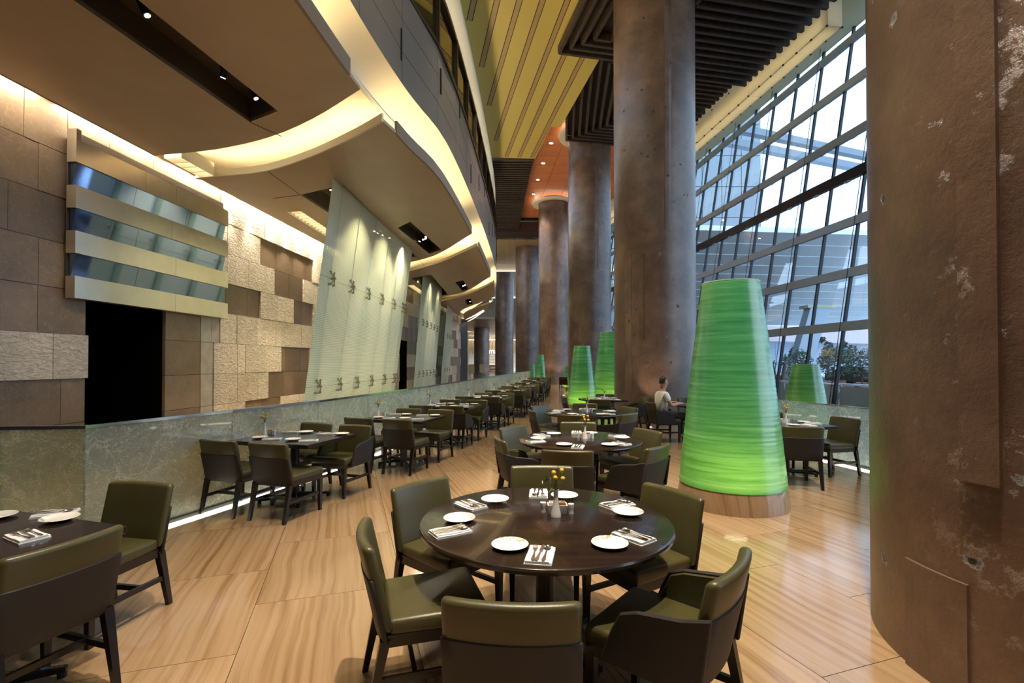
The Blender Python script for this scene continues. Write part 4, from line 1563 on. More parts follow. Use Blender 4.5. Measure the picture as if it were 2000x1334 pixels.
bush(17.2, 29.6, -.1, .85, 'dark potted shrub beside the palm outside the windows', 3)
bush(20.6, 31.5, -.1, .95, 'round potted shrub right of the small green lamp outside', 4)
bush(20.6, 29.0, -.1, .85, 'bushy potted shrub beside the parked car outside', 5, foli2)
bush(22.7, 34.2, -.1, 1.05, 'tall shrub in front of the parked car outside', 6)
pm = thing('palm_tree', 'small potted fan palm outside left of the small green lamp', 'palm tree', (15.3, 28.2, -.1))
MB().box((0, 0, .2), (1.5, .8, .4)).build('planter', terr, pm)
rnd = random.Random(9)
for k, (dx, hh) in enumerate(((-.25, 1.2), (.22, 1.35))):
    MB().tube([(dx * .5, 0, .4), (dx, 0, .4 + hh * .5), (dx * 1.6, 0, .4 + hh)], .13, 8, .09).build('trunk', bark, pm)
    for f in range(22):
        an = rnd.uniform(0, 2 * PI)
        el = rnd.uniform(-.3, 1.1)
        c = Vector((dx * 1.6, 0, .4 + hh))
        d = Vector((math.cos(an) * math.cos(el), math.sin(an) * math.cos(el), math.sin(el)))
        e = c + d * rnd.uniform(.45, .75)
        s_ = d.cross(Vector((0, 0, 1))).normalized() * .05
        mid = c.lerp(e, .6) + Vector((0, 0, .06))
        MB().quad(c, mid - s_, e - Vector((0, 0, .08)), mid + s_).build('frond', foli, pm)
for k, (x, y, hgt) in enumerate(((36, 62, 4.2), (41, 64, 5.2), (45, 66, 4.6), (50, 68, 5.6), (33.5, 58, 4.0))):
    rnd = random.Random(20 + k)
    t = thing('tree', ['slim grey green tree before the pale blue building', 'tallest grey green tree before the pale blue building', 'middle grey green tree before the pale blue building', 'grey green tree in front of the louvred tower', 'leftmost grey green tree beyond the palm'][k], 'tree', (x, y, -.1), 0, 'trees across the forecourt')
    MB().tube([(0, 0, 0), (0, 0, hgt * .7)], .12, 6, .05).build('trunk', bark, t)
    mb = MB()
    for q in range(5):
        leaf_ball(mb, (rnd.uniform(-.5, .5), rnd.uniform(-.4, .4), hgt * (.35 + .14 * q)), .9 * (1 - q * .14), 90, rnd, .2)
    mb.build('foliage', foli2, t)
car = thing('parked_car', 'dark parked car seen through the windows behind the shrubs', 'car', (25.2, 35.5, -.1), R(20))
MB().slab_yz([(-2.2, .35), (-2.25, .75), (-1.9, .95), (-1.0, 1.02), (-.5, 1.45), (1.0, 1.48), (1.7, 1.05), (2.2, .95), (2.25, .4)], -.85, .85).build('body', simple('dark car paint', (0.02, 0.022, 0.028), 0.2), car, bevel=.06)
for sx in (-1, 1):
    for yy in (-1.35, 1.35):
        MB().tube([(sx * .72, yy, .33), (sx * .9, yy, .33)], .33, 18).build('wheel', 'blackmetal', car)
MB().slab_yz([(-.9, 1.05), (-.45, 1.40), (.95, 1.42), (1.5, 1.06)], -.87, .87).build('side_glass', 'winpane', car)
MB().box((-.55, -2.24, .68), (.3, .06, .12)).build('headlamp', 'china', car)
MB().box((.55, -2.24, .68), (.3, .06, .12)).build('headlamp', 'china', car)

# ------------------------------------------------------------------ BACK OF THE HALL / LOBBY
wb = tag(empty('wall_back'), 'lobby end wall with lit shopfront far beyond the columns', kind='structure')
lobwall = simple('lobby cream wall', (0.55, 0.46, 0.34), 0.6)
MB().box((-2, 98, 3.0), (60, .3, 6.0)).build('shopfront_wall', lobwall, wb)
MB().box((-2, 97.8, 10.2), (60, .3, 8.4)).build('upper_wall', 'fascia', wb)
MB().box((-10.6, 78, 6.9), (17, 40, .2)).build('lobby_soffit', 'taupe', wb)
MB().box((-7.8, 60, 7.35), (10.6, .5, .9)).build('lobby_beam', 'soffitedge', wb)
for i in range(40):
    x = -22 + i * .62
    MB().box((x, 97.5, 4.7 + random.uniform(-.2, .2)), (.25, .12, 2.6)).build('wood_slat', 'yellowstrip', wb)
MB().box((-10, 96.8, 6.1), (26, .4, .1)).build('shop_light', 'led2', wb)
shelf = thing('shop_shelf', 'steel bottle shelf by the far lobby column', 'shelf', (-2.9, 92, 0))
for k in range(6):
    MB().box((0, 0, .5 + k * .55), (3.4, .5, .06)).build('shelf_board', 'steel', shelf)
for sx in (-1, 1):
    MB().box((sx * 1.7, 0, 1.7), (.06, .5, 3.4)).build('upright', 'steel', shelf)
bar = thing('lobby_counter', 'low dark lobby counter behind the far columns', 'counter', (-7.2, 94, 0))
MB().box((0, 0, .55), (12, 1.0, 1.1)).build('counter_body', 'tan', bar)
MB().box((0, 0, 1.13), (12.2, 1.2, .07)).build('counter_top', 'dark', bar)
sgn = bpy.data.curves.new('sign_text', 'FONT')
sgn.body = 'mar'
sgn.size = 1.5
sgn.extrude = .05
sgn.materials.append(emitter('lit letters', (0.75, 0.85, 1.0), 2.0))
tmp_sign = put('tmp_sign', sgn, None)
bpy.context.view_layer.update()
sign_me = bpy.data.meshes.new_from_object(tmp_sign.evaluated_get(bpy.context.evaluated_depsgraph_get()))
bpy.data.objects.remove(tmp_sign)
so = put('shop_sign', sign_me, None, (-4.6, 97.2, 3.4))
so.rotation_euler = (R(90), 0, 0)
tag(so, 'small glowing white shop sign between far lobby columns', 'sign')
for k, (x, w) in enumerate(((-14, 2.4), (-16.8, 2.2), (-19.3, 1.8))):
    t = thing('display_case', ['wide wooden display case in the far lobby', 'second wooden display case in the far lobby', 'narrow wooden display case in the far lobby'][k], 'display case', (x, 95.6, 0))
    MB().box((0, 0, .5), (w, .6, 1.0)).build('cabinet', 'wood', t)
    for j in range(3):
        MB().box((0, 0, 1.4 + j * .6), (w, .5, .05)).build('shelf_board', 'yellowstrip', t)
    for sx in (-1, 1):
        MB().box((sx * w / 2, 0, 1.7), (.06, .5, 1.4)).build('upright', 'yellowstrip', t)
for k, x in enumerate((-9.0, -7.6, -5.6)):
    t = thing('armchair', ['left high backed wooden chair in the lobby', 'middle high backed wooden chair in the lobby', 'right high backed wooden chair in the lobby'][k], 'chair', (x * .62, 58, 0), R(10 * k))
    MB().box((0, 0, .45), (.6, .6, .12)).build('seat', 'yellowstrip', t, bevel=.02)
    MB().box((0, .27, .95), (.6, .06, 1.0)).build('backrest', 'yellowstrip', t, bevel=.02)
    for sx in (-1, 1):
        for sy in (-1, 1):
            MB().box((sx * .25, sy * .25, .2), (.05, .05, .4)).build('leg', 'wood', t)
# closing walls behind the camera and far right
tag(MB().box((2, -5.2, 7), (26, .3, 14.6)).build('wall_front', 'soffitedge'), 'brown wall behind the viewpoint', kind='structure')
tag(MB().box((-14, 50, 6.8), (.3, 96, 14.2)).build('wall_far_left', 'taupe'), 'wall closing the lobby far left', kind='structure')

# ------------------------------------------------------------------ CHAIRS
def curved_slab(mb, w, z0, z1, y0, y1, t, bow, n=8, off=0.0):
    """slab across x, curved in plan (bow), leaning from y0 at z0 to y1 at z1, thickness t toward -y"""
    base = len(mb.v)
    nz = 3
    for k in range(nz + 1):
        z = z0 + (z1 - z0) * k / nz
        yc = y0 + (y1 - y0) * k / nz
        for side in (0, 1):
            for i in range(n + 1):
                u = -1 + 2 * i / n
                x = u * w / 2
                y = yc + bow * (u * u) - side * t + off
                mb.v.append((x, y, z))
    row = 2 * (n + 1)
    for k in range(nz):
        for i in range(n):
            a = base + k * row + i
            mb.f.append((a, a + 1, a + 1 + row, a + row))
            b = a + n + 1
            mb.f.append((b + 1, b, b + row, b + 1 + row))
        a = base + k * row
        mb.f.append((a + n + 1, a, a + row, a + n + 1 + row))
        a = base + k * row + n
        mb.f.append((a, a + n + 1, a + n + 1 + row, a + row))
    for i in range(n):
        a = base + i
        mb.f.append((a + 1, a, a + n + 1, a + n + 2))
        a = base + nz * row + i
        mb.f.append((a, a + 1, a + n + 2, a + n + 1))
    return mb


def leg_hexa(mb, x, y0, y1, z1, w0=.030, w1=.046):
    def r(x, y, w, z):
        h = w / 2
        return [(x - h, y - h, z), (x + h, y - h, z), (x + h, y + h, z), (x - h, y + h, z)]
    mb.hexa(r(x, y0, w0, 0) + r(x, y1, w1, z1))
    return mb


def make_chair(arm):
    t = thing('armchair' if arm else 'dining_chair', 'x', 'chair')
    W_ = .50
    # seat faces +y
    s = MB()
    s.hexa([(-.235, -.22, .40), (.235, -.22, .40), (.25, .25, .40), (-.25, .25, .40), (-.235, -.22, .475), (.235, -.22, .475), (.25, .25, .485), (-.25, .25, .485)])
    s.build('seat', 'leather', t, smooth=40, bevel=.022, seg=3)
    MB().hexa([(-.235, -.23, .355), (.235, -.23, .355), (.245, .24, .355), (-.245, .24, .355), (-.235, -.23, .41), (.235, -.23, .41), (.245, .24, .41), (-.245, .24, .41)]).build('seat_rail', 'wood', t)
    curved_slab(MB(), .50, .42, .82, -.225, -.315, .055, .035).build('backrest', 'leather', t, smooth=70, bevel=.025, seg=4)
    sh = curved_slab(MB(), .508, .37, .672, -.225 + .012, -.280, .022, .035, off=-.040).build('back_shell', 'darkfab', t, smooth=50, bevel=.006, seg=1)
    tag(sh, 'dark brown fabric outer back')
    for sx in (-1, 1):
        leg_hexa(MB(), sx * .222, .225, .222, .37).build('leg', 'wood', t)
        leg_hexa(MB(), sx * .222, -.315, -.235, .39).build('leg', 'wood', t)
        MB().box((sx * .222, -.03, .20), (.022, .50, .032)).build('stretcher', 'wood', t)
    MB().box((0, -.10, .20), (.43, .022, .032)).build('stretcher', 'wood', t)
    if arm:
        for sx in (-1, 1):
            prof = [(-.27, .37), (-.315, .69), (-.20, .655), (-.02, .63), (.06, .60), (.10, .52), (.145, .40), (.15, .37)]
            MB().slab_yz(prof, sx * .268 - .012, sx * .268 + .012).build('arm_panel', 'darkfab', t, bevel=.006, seg=1)
            prof2 = [(-.24, .44), (-.285, .67), (-.19, .64), (-.02, .617), (.045, .59), (.085, .51), (.12, .44)]
            MB().slab_yz(prof2, sx * .250 - .008, sx * .250 + .008).build('arm_pad', 'leather', t, bevel=.004, seg=1)
    return t


CH = make_chair(False)
AC = make_chair(True)
ch_used, ac_used = [False], [False]


def chair(x, y, face, label, group, arm=False):
    rz = math.atan2(face[1], face[0]) - PI / 2
    return place(AC if arm else CH, ac_used if arm else ch_used, (x, y, 0), rz, label, group)


# ------------------------------------------------------------------ TABLES
def make_round():
    t = thing('round_table', 'x', 'table')
    MB().lathe([(.0001, .71), (.66, .71), (.70, .712), (.717, .72), (.72, .735), (.715, .745), (.705, .75), (.0001, .75)], 72, cap=False).build('table_top', 'tabletop', t, smooth=35)
    MB().lathe([(.055, .06), (.055, .70), (.20, .70), (.20, .71), (.055, .71)], 24).build('pedestal', 'wood', t, smooth=35)
    for k in range(4):
        a = PI / 4 + k * PI / 2
        M = Matrix.Rotation(a, 3, 'Z')
        p = [M @ Vector(q) for q in ((.03, -.04, .02), (.38, -.025, .02), (.38, .025, .02), (.03, .04, .02), (.03, -.04, .09), (.38, -.025, .045), (.38, .025, .045), (.03, .04, .09))]
        f = MB().hexa(p).build('foot', 'blackmetal', t)
        MB().tube([M @ Vector((.36, 0, 0)), M @ Vector((.36, 0, .02))], .02, 8).build('glide', 'steel', f)
    return t


def make_rect(L_, W_):
    t = thing('rectangular_table', 'x', 'table')
    MB().box((0, 0, .7275), (L_, W_, .045)).build('table_top', 'tabletop', t, bevel=.006, seg=1)
    MB().box((0, 0, .69), (L_ * .5, W_ * .5, .03)).build('top_plate', 'blackmetal', t)
    MB().tube([(0, 0, .05), (0, 0, .70)], .05, 16).build('pedestal', 'blackmetal', t, smooth=40)
    for k in range(4):
        a = PI / 4 + k * PI / 2
        M = Matrix.Rotation(a, 3, 'Z')
        p = [M @ Vector(q) for q in ((.03, -.035, .03), (.40, -.02, .03), (.40, .02, .03), (.03, .035, .03), (.03, -.035, .09), (.40, -.02, .05), (.40, .02, .05), (.03, .035, .09))]
        f = MB().hexa(p).build('foot', 'blackmetal', t)
        MB().tube([M @ Vector((.38, 0, 0)), M @ Vector((.38, 0, .03))], .022, 8).build('glide', 'blackmetal', f)
        q = [M @ Vector(v) for v in ((.06, -.012, .084), (.39, -.012, .051), (.39, .012, .051), (.06, .012, .084), (.06, -.012, .089), (.39, -.012, .056), (.39, .012, .056), (.06, .012, .089))]
        MB().hexa(q).build('foot_trim', 'steel', f)
    return t


RT = make_round()
RC_ = make_rect(1.10, .90)
SQ = make_rect(.92, .92)
rt_used, rc_used, sq_used = [False], [False], [False]

# ------------------------------------------------------------------ TABLEWARE
def make_plate():
    m, nt, b = new_mat('white china with gilt arc')
    tc = nd(nt, 'ShaderNodeTexCoord')
    sx = nd(nt, 'ShaderNodeSeparateXYZ')
    lk(nt, tc, 'Object', sx, 0)
    ln = nd(nt, 'ShaderNodeVectorMath', operation='LENGTH')
    lk(nt, tc, 'Object', ln, 0)
    g1 = nd(nt, 'ShaderNodeMath', operation='GREATER_THAN', i_1=.064)
    lk(nt, ln, 'Value', g1, 0)
    g2 = nd(nt, 'ShaderNodeMath', operation='GREATER_THAN', i_1=.045)
    lk(nt, sx, 1, g2, 0)
    nz = nd(nt, 'ShaderNodeTexNoise', i_Scale=60.0, i_Detail=3.0)
    lk(nt, tc, 'Object', nz, 'Vector')
    r_ = ramp(nt, [(.50, (0, 0, 0)), (.56, (1, 1, 1))])
    lk(nt, nz, 'Fac', r_, 'Fac')
    m1 = nd(nt, 'ShaderNodeMath', operation='MULTIPLY')
    lk(nt, g1, 0, m1, 0)
    lk(nt, g2, 0, m1, 1)
    m2 = nd(nt, 'ShaderNodeMath', operation='MULTIPLY')
    lk(nt, m1, 0, m2, 0)
    lk(nt, r_, 'Color', m2, 1)
    mx = nd(nt, 'ShaderNodeMix', data_type='RGBA')
    lk(nt, m2, 0, mx, 'Factor')
    mx.inputs[6].default_value = (.82, .80, .76, 1)
    mx.inputs[7].default_value = (.52, .36, .18, 1)
    lk(nt, mx, 2, b, 'Base Color')
    b.inputs['Roughness'].default_value = .12
    return MB().lathe([(.0001, .004), (.05, .004), (.062, .007), (.088, .017), (.091, .019), (.089, .021), (.062, .011), (.05, .008), (.0001, .008)], 40, cap=False).mesh('side_plate', m, smooth=60)


def make_napkin():
    t = thing('napkin', 'x', 'napkin')
    def sheet(z0, z1, w, l, dx, dy, sag, nm):
        n = 8
        mb = MB()
        for k in (0, 1):
            for j in (0, 1):
                for i in range(n + 1):
                    u = i / n
                    y = -l / 2 + l * u + dy
                    x = (-w / 2 if j == 0 else w / 2) + dx
                    mb.v.append((x, y, (z0 if k == 0 else z1) + sag * math.sin(u * PI * 2.3 + j) * .5 * (k)))
        q = n + 1
        for i in range(n):
            a, b, c, d = i, q + i, 2 * q + i, 3 * q + i
            mb.f += [(a, a + 1, b + 1, b), (c, d, d + 1, c + 1), (a, c, c + 1, a + 1), (b, b + 1, d + 1, d)]
        mb.f += [(0, q, 3 * q, 2 * q), (n, 2 * q + n, 3 * q + n, q + n)]
        return mb.build(nm, 'linen', t, smooth=50)
    sheet(0, .005, .125, .20, 0, 0, .001, 'lower_fold')
    sheet(.0055, .011, .118, .195, .003, .002, .003, 'middle_fold')
    sheet(.0115, .017, .110, .190, -.004, -.002, .004, 'upper_fold')
    return t


def flat_shape(name, prof, z, thick, mat):
    """symmetrical outline given as (y, half width)"""
    poly = [(hw, y) for y, hw in prof] + [(-hw, y) for y, hw in prof[::-1]]
    mb = MB().prism(poly, z, z + thick)
    return mb.mesh(name, MAT[mat])


HND = [(-.095, .006), (-.085, .010), (-.06, .008), (-.02, .004), (.02, .0035)]
KNIFE = flat_shape('table_knife', HND + [(.025, .008), (.07, .009), (.098, .004), (.10, .001)], 0, .003, 'steel')
mbf = MB().prism([(hw, y) for y, hw in HND + [(.04, .011), (.052, .012)]] + [(-hw, y) for y, hw in (HND + [(.04, .011), (.052, .012)])[::-1]], 0, .003)
for x in (-.0095, -.0032, .0032, .0095):
    mbf.box((x, .074, .002), (.003, .048, .003))
FORK = mbf.mesh('table_fork', MAT['steel'])
mbs = MB().prism([(hw, y) for y, hw in HND + [(.045, .004)]] + [(-hw, y) for y, hw in (HND + [(.045, .004)])[::-1]], 0, .003)
b0 = len(mbs.v)
mbs.lathe([(.0001, .0), (.009, .0008), (.014, .003), (.016, .006)], 16, (0, .065, 0), cap=False)
for i in range(b0, len(mbs.v)):
    x, y, z = mbs.v[i]
    mbs.v[i] = (x, .065 + (y - .065) * 1.55, z)
SPOON = mbs.mesh('dessert_spoon', MAT['steel'], smooth=50)
PLATE = make_plate()
NAP = make_napkin()
nap_used = [False]


def make_vase():
    t = thing('flower_vase', 'x', 'vase')
    MB().lathe([(.0001, 0), (.030, 0), (.029, .02), (.016, .07), (.0125, .11), (.014, .145), (.0185, .155), (.016, .155), (.011, .14), (.0105, .11), (.0001, .10)], 24, cap=False).build('vase_body', 'china', t, smooth=60)
    rnd = random.Random(2)
    for (dx, dy, h) in ((.035, .005, .255), (-.012, .012, .24), (-.004, -.012, .215), (.04, -.01, .21)):
        st = MB().tube([(0, 0, .13), (dx * .5, dy * .5, .19), (dx, dy, h)], .0018, 5).build('flower_stem', 'leaf', t)
        MB().ball((dx, dy, h + .012), .0135, 12, 8).build('flower_head', 'ball', st, smooth=60)
    for (dx, dy, h) in ((-.06, .01, .27), (.012, .0, .33), (.02, .01, .30), (-.035, .0, .25)):
        MB().tube([(0, 0, .13), (dx * .35, dy, .2), (dx, dy, h)], .002, 5, .001).build('twig', 'stem', t)
    for k in range(9):
        an = rnd.uniform(2.6, 3.8)
        c = Vector((-.05 + rnd.uniform(-.03, .02), rnd.uniform(-.012, .012), .21 + rnd.uniform(-.015, .02)))
        u = Vector((rnd.uniform(-1, 1), rnd.uniform(-.6, .6), rnd.uniform(-.5, 1))).normalized() * .014
        v = u.cross(Vector((0, 1, 0.2))).normalized() * .004
        MB().quad(c - u, c - v, c + u, c + v).build('leaf', 'leaf', t)
    for s_, tip in ((.006, (-.05, 0, .13)), (.008, (.02, -.02, .205))):
        a = Vector((0, 0, .14))
        b = Vector(tip)
        m_ = a.lerp(b, .5) + Vector((0, 0, .025))
        n_ = Vector((0, 1, 0)) * .012
        MB().quad(a, m_ - n_, b, m_ + n_).build('broad_leaf', 'leaf', t)
    return t


def make_caddy():
    t = thing('sugar_caddy', 'x', 'caddy')
    mb = MB()
    mb.box((0, 0, .003), (.104, .064, .006))
    for sx in (-1, 1):
        mb.hexa([(sx * .05 - .003, -.03, 0), (sx * .05 + .003, -.03, 0), (sx * .05 + .003, .03, 0), (sx * .05 - .003, .03, 0), (sx * .056 - .003, -.036, .05), (sx * .056 + .003, -.036, .05), (sx * .056 + .003, .036, .05), (sx * .056 - .003, .036, .05)])
        mb.hexa([(-.05, sx * .03 - .003, 0), (.05, sx * .03 - .003, 0), (.05, sx * .03 + .003, 0), (-.05, sx * .03 + .003, 0), (-.056, sx * .036 - .003, .05), (.056, sx * .036 - .003, .05), (.056, sx * .036 + .003, .05), (-.056, sx * .036 + .003, .05)])
    mb.build('dish', 'china', t)
    for i in range(12):
        x = -.043 + i * .0078
        m = 'packet2' if i < 4 else ('packet3' if i in (5, 6) else 'packet')
        MB().box((x, 0, .036), (.004, .05, .056), Matrix.Rotation(R(-8 + i * 1.3), 3, 'Y')).build('sugar_packet', m, t)
    return t


def make_shaker():
    t = thing('salt_shaker', 'x', 'shaker')
    MB().lathe([(.0001, 0), (.016, 0), (.015, .03), (.019, .052), (.018, .058), (.0001, .060)], 20, cap=False).build('shaker_body', 'china', t, smooth=50)
    MB().lathe([(.0001, .0605), (.006, .0605)], 10, cap=False).build('shaker_holes', 'greystone', t)
    return t


VASE, CAD, SHK = make_vase(), make_caddy(), make_shaker()
v_used, c_used, s_used = [False], [False], [False]
first_ware = {}


def ware(name, me, loc, rz, label, cat, group):
    o = put(name, me, None, loc, rz)
    return tag(o, label, cat, group)


def setting(px, py, prz, nx, ny, nrz, z, seat, tab, cutlery):
    """plate, napkin and cutlery of one cover"""
    ware('side_plate', PLATE, (px, py, z), prz, 'white side plate %s %s' % (seat, tab), 'plate', 'side plates on the tables')
    place(NAP, nap_used, (nx, ny, z), nrz, 'folded white napkin %s %s' % (seat, tab), 'folded napkins on the tables')
    if cutlery:
        c, s_ = math.cos(nrz), math.sin(nrz)
        for me, nm, dx, a, w in ((FORK, 'table_fork', -.026, .05, 'fork'), (KNIFE, 'table_knife', .0, -.06, 'knife'), (SPOON, 'dessert_spoon', .027, -.02, 'spoon')):
            x = nx + dx * c
            y = ny + dx * s_
            ware(nm, me, (x, y, z + .0195), nrz + a, 'steel %s on napkin %s %s' % (w, seat, tab), w, 'cutlery on the napkins')


def centre(x, y, z, rz, tab):
    c, s_ = math.cos(rz), math.sin(rz)
    def T(dx, dy):
        return (x + dx * c - dy * s_, y + dx * s_ + dy * c, z)
    place(VASE, v_used, T(-.005, -.055), rz, 'white bud vase with yellow button flowers on the %s' % tab, 'bud vases')
    place(CAD, c_used, T(.01, .02), rz, 'white sugar packet dish on the %s' % tab, 'sugar dishes')
    place(SHK, s_used, T(-.075, .03), rz, 'left white salt shaker beside sugar dish on the %s' % tab, 'salt and pepper shakers')
    place(SHK, s_used, T(.09, .0), rz, 'right white pepper shaker beside sugar dish on the %s' % tab, 'salt and pepper shakers')


# ---- round tables: chairs and covers measured at the nearest one, repeated at the others
RC0 = (.192, 2.87)
R_CHAIRS = [  # offset of seat centre, facing, seat words
    ((.02 - .192, 2.05 - 2.87), (.08, 1), 'nearest the viewer with its back turned'),
    ((-.42 - .192, 2.54 - 2.87), (.95, .30), 'at the left side seen edge on'),
    ((-.40 - .192, 3.24 - 2.87), (.77, -.64), 'at the far left facing the viewer'),
    ((.23 - .192, 3.66 - 2.87), (-.03, -1), 'at the far side facing the viewer'),
    ((.78 - .192, 3.08 - 2.87), (-.87, -.50), 'at the far right facing left'),
    ((.67 - .192, 2.25 - 2.87), (-.77, .63), 'at the near right turned toward the table'),
]
R_COVERS = [
    ((-.30, 2.82), (-.325, 2.61), (-.43, 2.56, -.20, 2.70), 'at the left seat of'),
    ((-.11, 3.21), (-.26, 3.09), (-.35, 3.20, -.17, 2.99), 'at the far left seat of'),
    ((.35, 3.30), (.18, 3.36), (.19, 3.51, .17, 3.21), 'at the far seat of'),
    ((.69, 2.94), (.66, 3.10), (.54, 3.02, .80, 3.17), 'at the far right seat of'),
    ((.48, 2.43), (.62, 2.53), (.70, 2.42, .54, 2.63), 'at the near right seat of'),
    ((-.01, 2.41), (.13, 2.29), (.10, 2.15, .15, 2.43), 'at the front seat of'),
]
ROUNDS = [((.192, 2.87), 'the nearest round table', {5}, True, 0), ((.80, 5.80), 'the middle round table', {1, 5}, True, R(-4)), ((1.30, 8.95), 'the farthest round table', {5}, True, R(-7))]
for (cx, cy), nm, arms, cut, rot in ROUNDS:
    place(RT, rt_used, (cx, cy, 0), rot, 'dark walnut round table, %s of the three down the hall' % nm.replace('the ', '').replace(' round table', ''), 'round dining tables')
    c, s_ = math.cos(rot), math.sin(rot)
    for k, ((dx, dy), f, w) in enumerate(R_CHAIRS):
        x, y = cx + dx * c - dy * s_, cy + dx * s_ + dy * c
        ff = (f[0] * c - f[1] * s_, f[0] * s_ + f[1] * c)
        chair(x, y, ff, ('olive leather armchair ' if k in arms else 'olive leather chair ') + w + ' at ' + nm, 'chairs at the round tables', k in arms)
    for (p, n_, ax, w) in R_COVERS:
        def T(q):
            dx, dy = q[0] - RC0[0], q[1] - RC0[1]
            return cx + dx * c - dy * s_, cy + dx * s_ + dy * c
        P_, N_ = T(p), T(n_)
        an = math.atan2(ax[3] - ax[1], ax[2] - ax[0]) - PI / 2 + rot
        setting(P_[0], P_[1], an, N_[0], N_[1], an, .75, w, nm, cut)
    centre(cx + .07, cy + .08, .75, rot, nm)

# ---- rail-side rectangular tables
ORD = ['first', 'second', 'third', 'fourth', 'fifth', 'sixth', 'seventh', 'eighth', 'ninth', 'tenth']
RAILT = [  # outer rear leg of near outer chair, table angle, near arm, far arm
    ((-2.33, 5.22), -16.5, False, True), ((-1.58, 7.26), -16, False, False), ((-1.05, 9.5), -14, True, True), ((-.42, 12.0), -13, True, False),
    ((.17, 14.7), -12, True, False), ((.60, 17.4), -11, True, False), ((1.10, 20.4), -10, True, False), ((1.50, 23.4), -9, True, False), ((1.85, 26.6), -8, True, False)]
for k, ((lx, ly), ang, na, fa) in enumerate(RAILT):
    nm = 'the %s balustrade table' % ORD[k]
    a = R(ang)
    ex = Vector((math.cos(a), math.sin(a), 0))
    ey = Vector((-math.sin(a), math.cos(a), 0))
    c = Vector((lx, ly, 0)) - ex * .34 + ey * .76 - ex * .10
    if k == 0:
        c = Vector((-2.62, 5.96, 0))
    place(RC_, rc_used, (c.x, c.y, 0), a, 'dark rectangular table, %s full one along the glass balustrade' % ORD[k], 'rectangular tables along the balustrade')
    def chr_(dx, dy, f, arm, w):
        p = c + ex * dx + ey * dy
        v = ex * f[0] + ey * f[1]
        chair(p.x, p.y, (v.x, v.y), ('olive armchair ' if arm else 'olive chair ') + w + ' of ' + nm, 'chairs along the balustrade', arm)
    chr_(-.31, -.49, (0.02, 1), False, 'at near side close to the glass')
    chr_(.34, -.49, (0.02, 1), na, 'at near aisle corner')
    chr_(.34, .42, (-.03, -1), fa, 'at far aisle corner')
    chr_(-.30, .47, (0.0, -1), False, 'at far side close to the glass')
    if k < 8:
        S_ = [(-.33, -.20, -.12, -.24, 'near glass side seat'), (.15, -.21, .37, -.22, 'near aisle seat'), (-.12, .34, -.33, .31, 'far glass side seat'), (.42, .33, .20, .30, 'far aisle seat')]
        for px_, py_, nx_, ny_, w in S_:
            P_ = c + ex * px_ + ey * py_
            N_ = c + ex * nx_ + ey * ny_
            rz = a + (.06 if py_ < 0 else PI - .06)
            setting(P_.x, P_.y, rz, N_.x, N_.y, rz - .9 if False else rz - R(65), .75, 'at the ' + w + ' of', nm, k < 2)
        q = c + ex * -.47 + ey * .08
        centre(q.x, q.y, .75, a, nm)

# ---- table at the left edge of the frame
a = R(-17.5)
place(SQ, sq_used, (-2.70, 2.43, 0), a, 'dark square table cut by the left edge of the view', 'square tables')
chair(-2.38, 2.41, (-.95, .30), 'olive leather chair in left foreground with its dark back turned', 'chairs at the left edge table')
chair(-2.62, 3.12, (-.17, -.98), 'olive leather chair behind the table at left edge facing the viewer', 'chairs at the left edge table')
T_ = 'the left edge table'
setting(-2.58, 2.82, R(160), -2.70, 2.925, R(-65), .75, 'at the far corner of', T_, True)
setting(-2.98, 2.86, R(120), -3.05, 2.65, R(20), .75, 'at the far left of', T_, True)
setting(-2.62, 2.33, R(70), -2.49, 2.54, R(62), .75, 'at the aisle end of', T_, True)
centre(-3.0, 2.55, .75, a, 'table at the left edge')

# ---- square table between the lamps and the column
place(SQ, sq_used, (2.22, 12.1, 0), R(12), 'dark square table in front of the slim green lamp', 'square tables')
nm = 'the square table before the slim green lamp'
chair(1.58, 12.15, (1, .1), 'olive leather chair on left of square table before slim green lamp', 'chairs at the far square table')
chair(2.02, 11.45, (.15, 1), 'olive leather chair with its back turned at far square table', 'chairs at the far square table')
chair(2.42, 12.75, (-.15, -1), 'olive leather chair behind far square table facing the viewer', 'chairs at the far square table')
chair(2.92, 12.0, (-1, -.1), 'olive armchair right of the far square table beside the column', 'chairs at the far square table', True)
for dx, dy, w in ((-.28, -.1, 'left'), (.12, -.3, 'near'), (.3, .12, 'right'), (-.1, .3, 'far')):
    setting(2.22 + dx, 12.1 + dy, R(30), 2.22 + dx + (.19 if dx < .2 else -.04), 12.1 + dy + (.19 if dx > .2 else .02), R(10) if dx < .2 else R(80), .75, 'on the %s side of' % w, nm, False)
centre(2.25, 12.1, .75, R(12), 'square table before the slim green lamp')

# ---- table by the windows
place(SQ, sq_used, (4.07, 7.33, 0), R(12), 'dark square table by the windows right of the big green lamp', 'square tables')
nm = 'the table by the windows'
chair(3.85, 6.72, (.2, 1), 'dark backed chair in front of the table by the windows', 'chairs at the window table')
chair(4.72, 7.35, (-1, -.25), 'olive chair turned sideways at right of the table by the windows', 'chairs at the window table')
chair(4.22, 7.98, (-.2, -1), 'olive chair on far side of the table by the windows', 'chairs at the window table')
for dx, dy, nx_, ny_, w in ((-.32, -.05, -.3, .17, 'left'), (-.06, -.30, .14, -.32, 'near'), (.30, .05, .33, -.12, 'right'), (.1, .32, -.1, .33, 'far')):
    setting(4.07 + dx, 7.33 + dy, R(20), 4.07 + nx_, 7.33 + ny_, R(10) if abs(dy) > .2 else R(80), .75, 'on the %s side of' % w, nm, False)
centre(4.05, 7.36, .75, R(12), 'table by the windows')

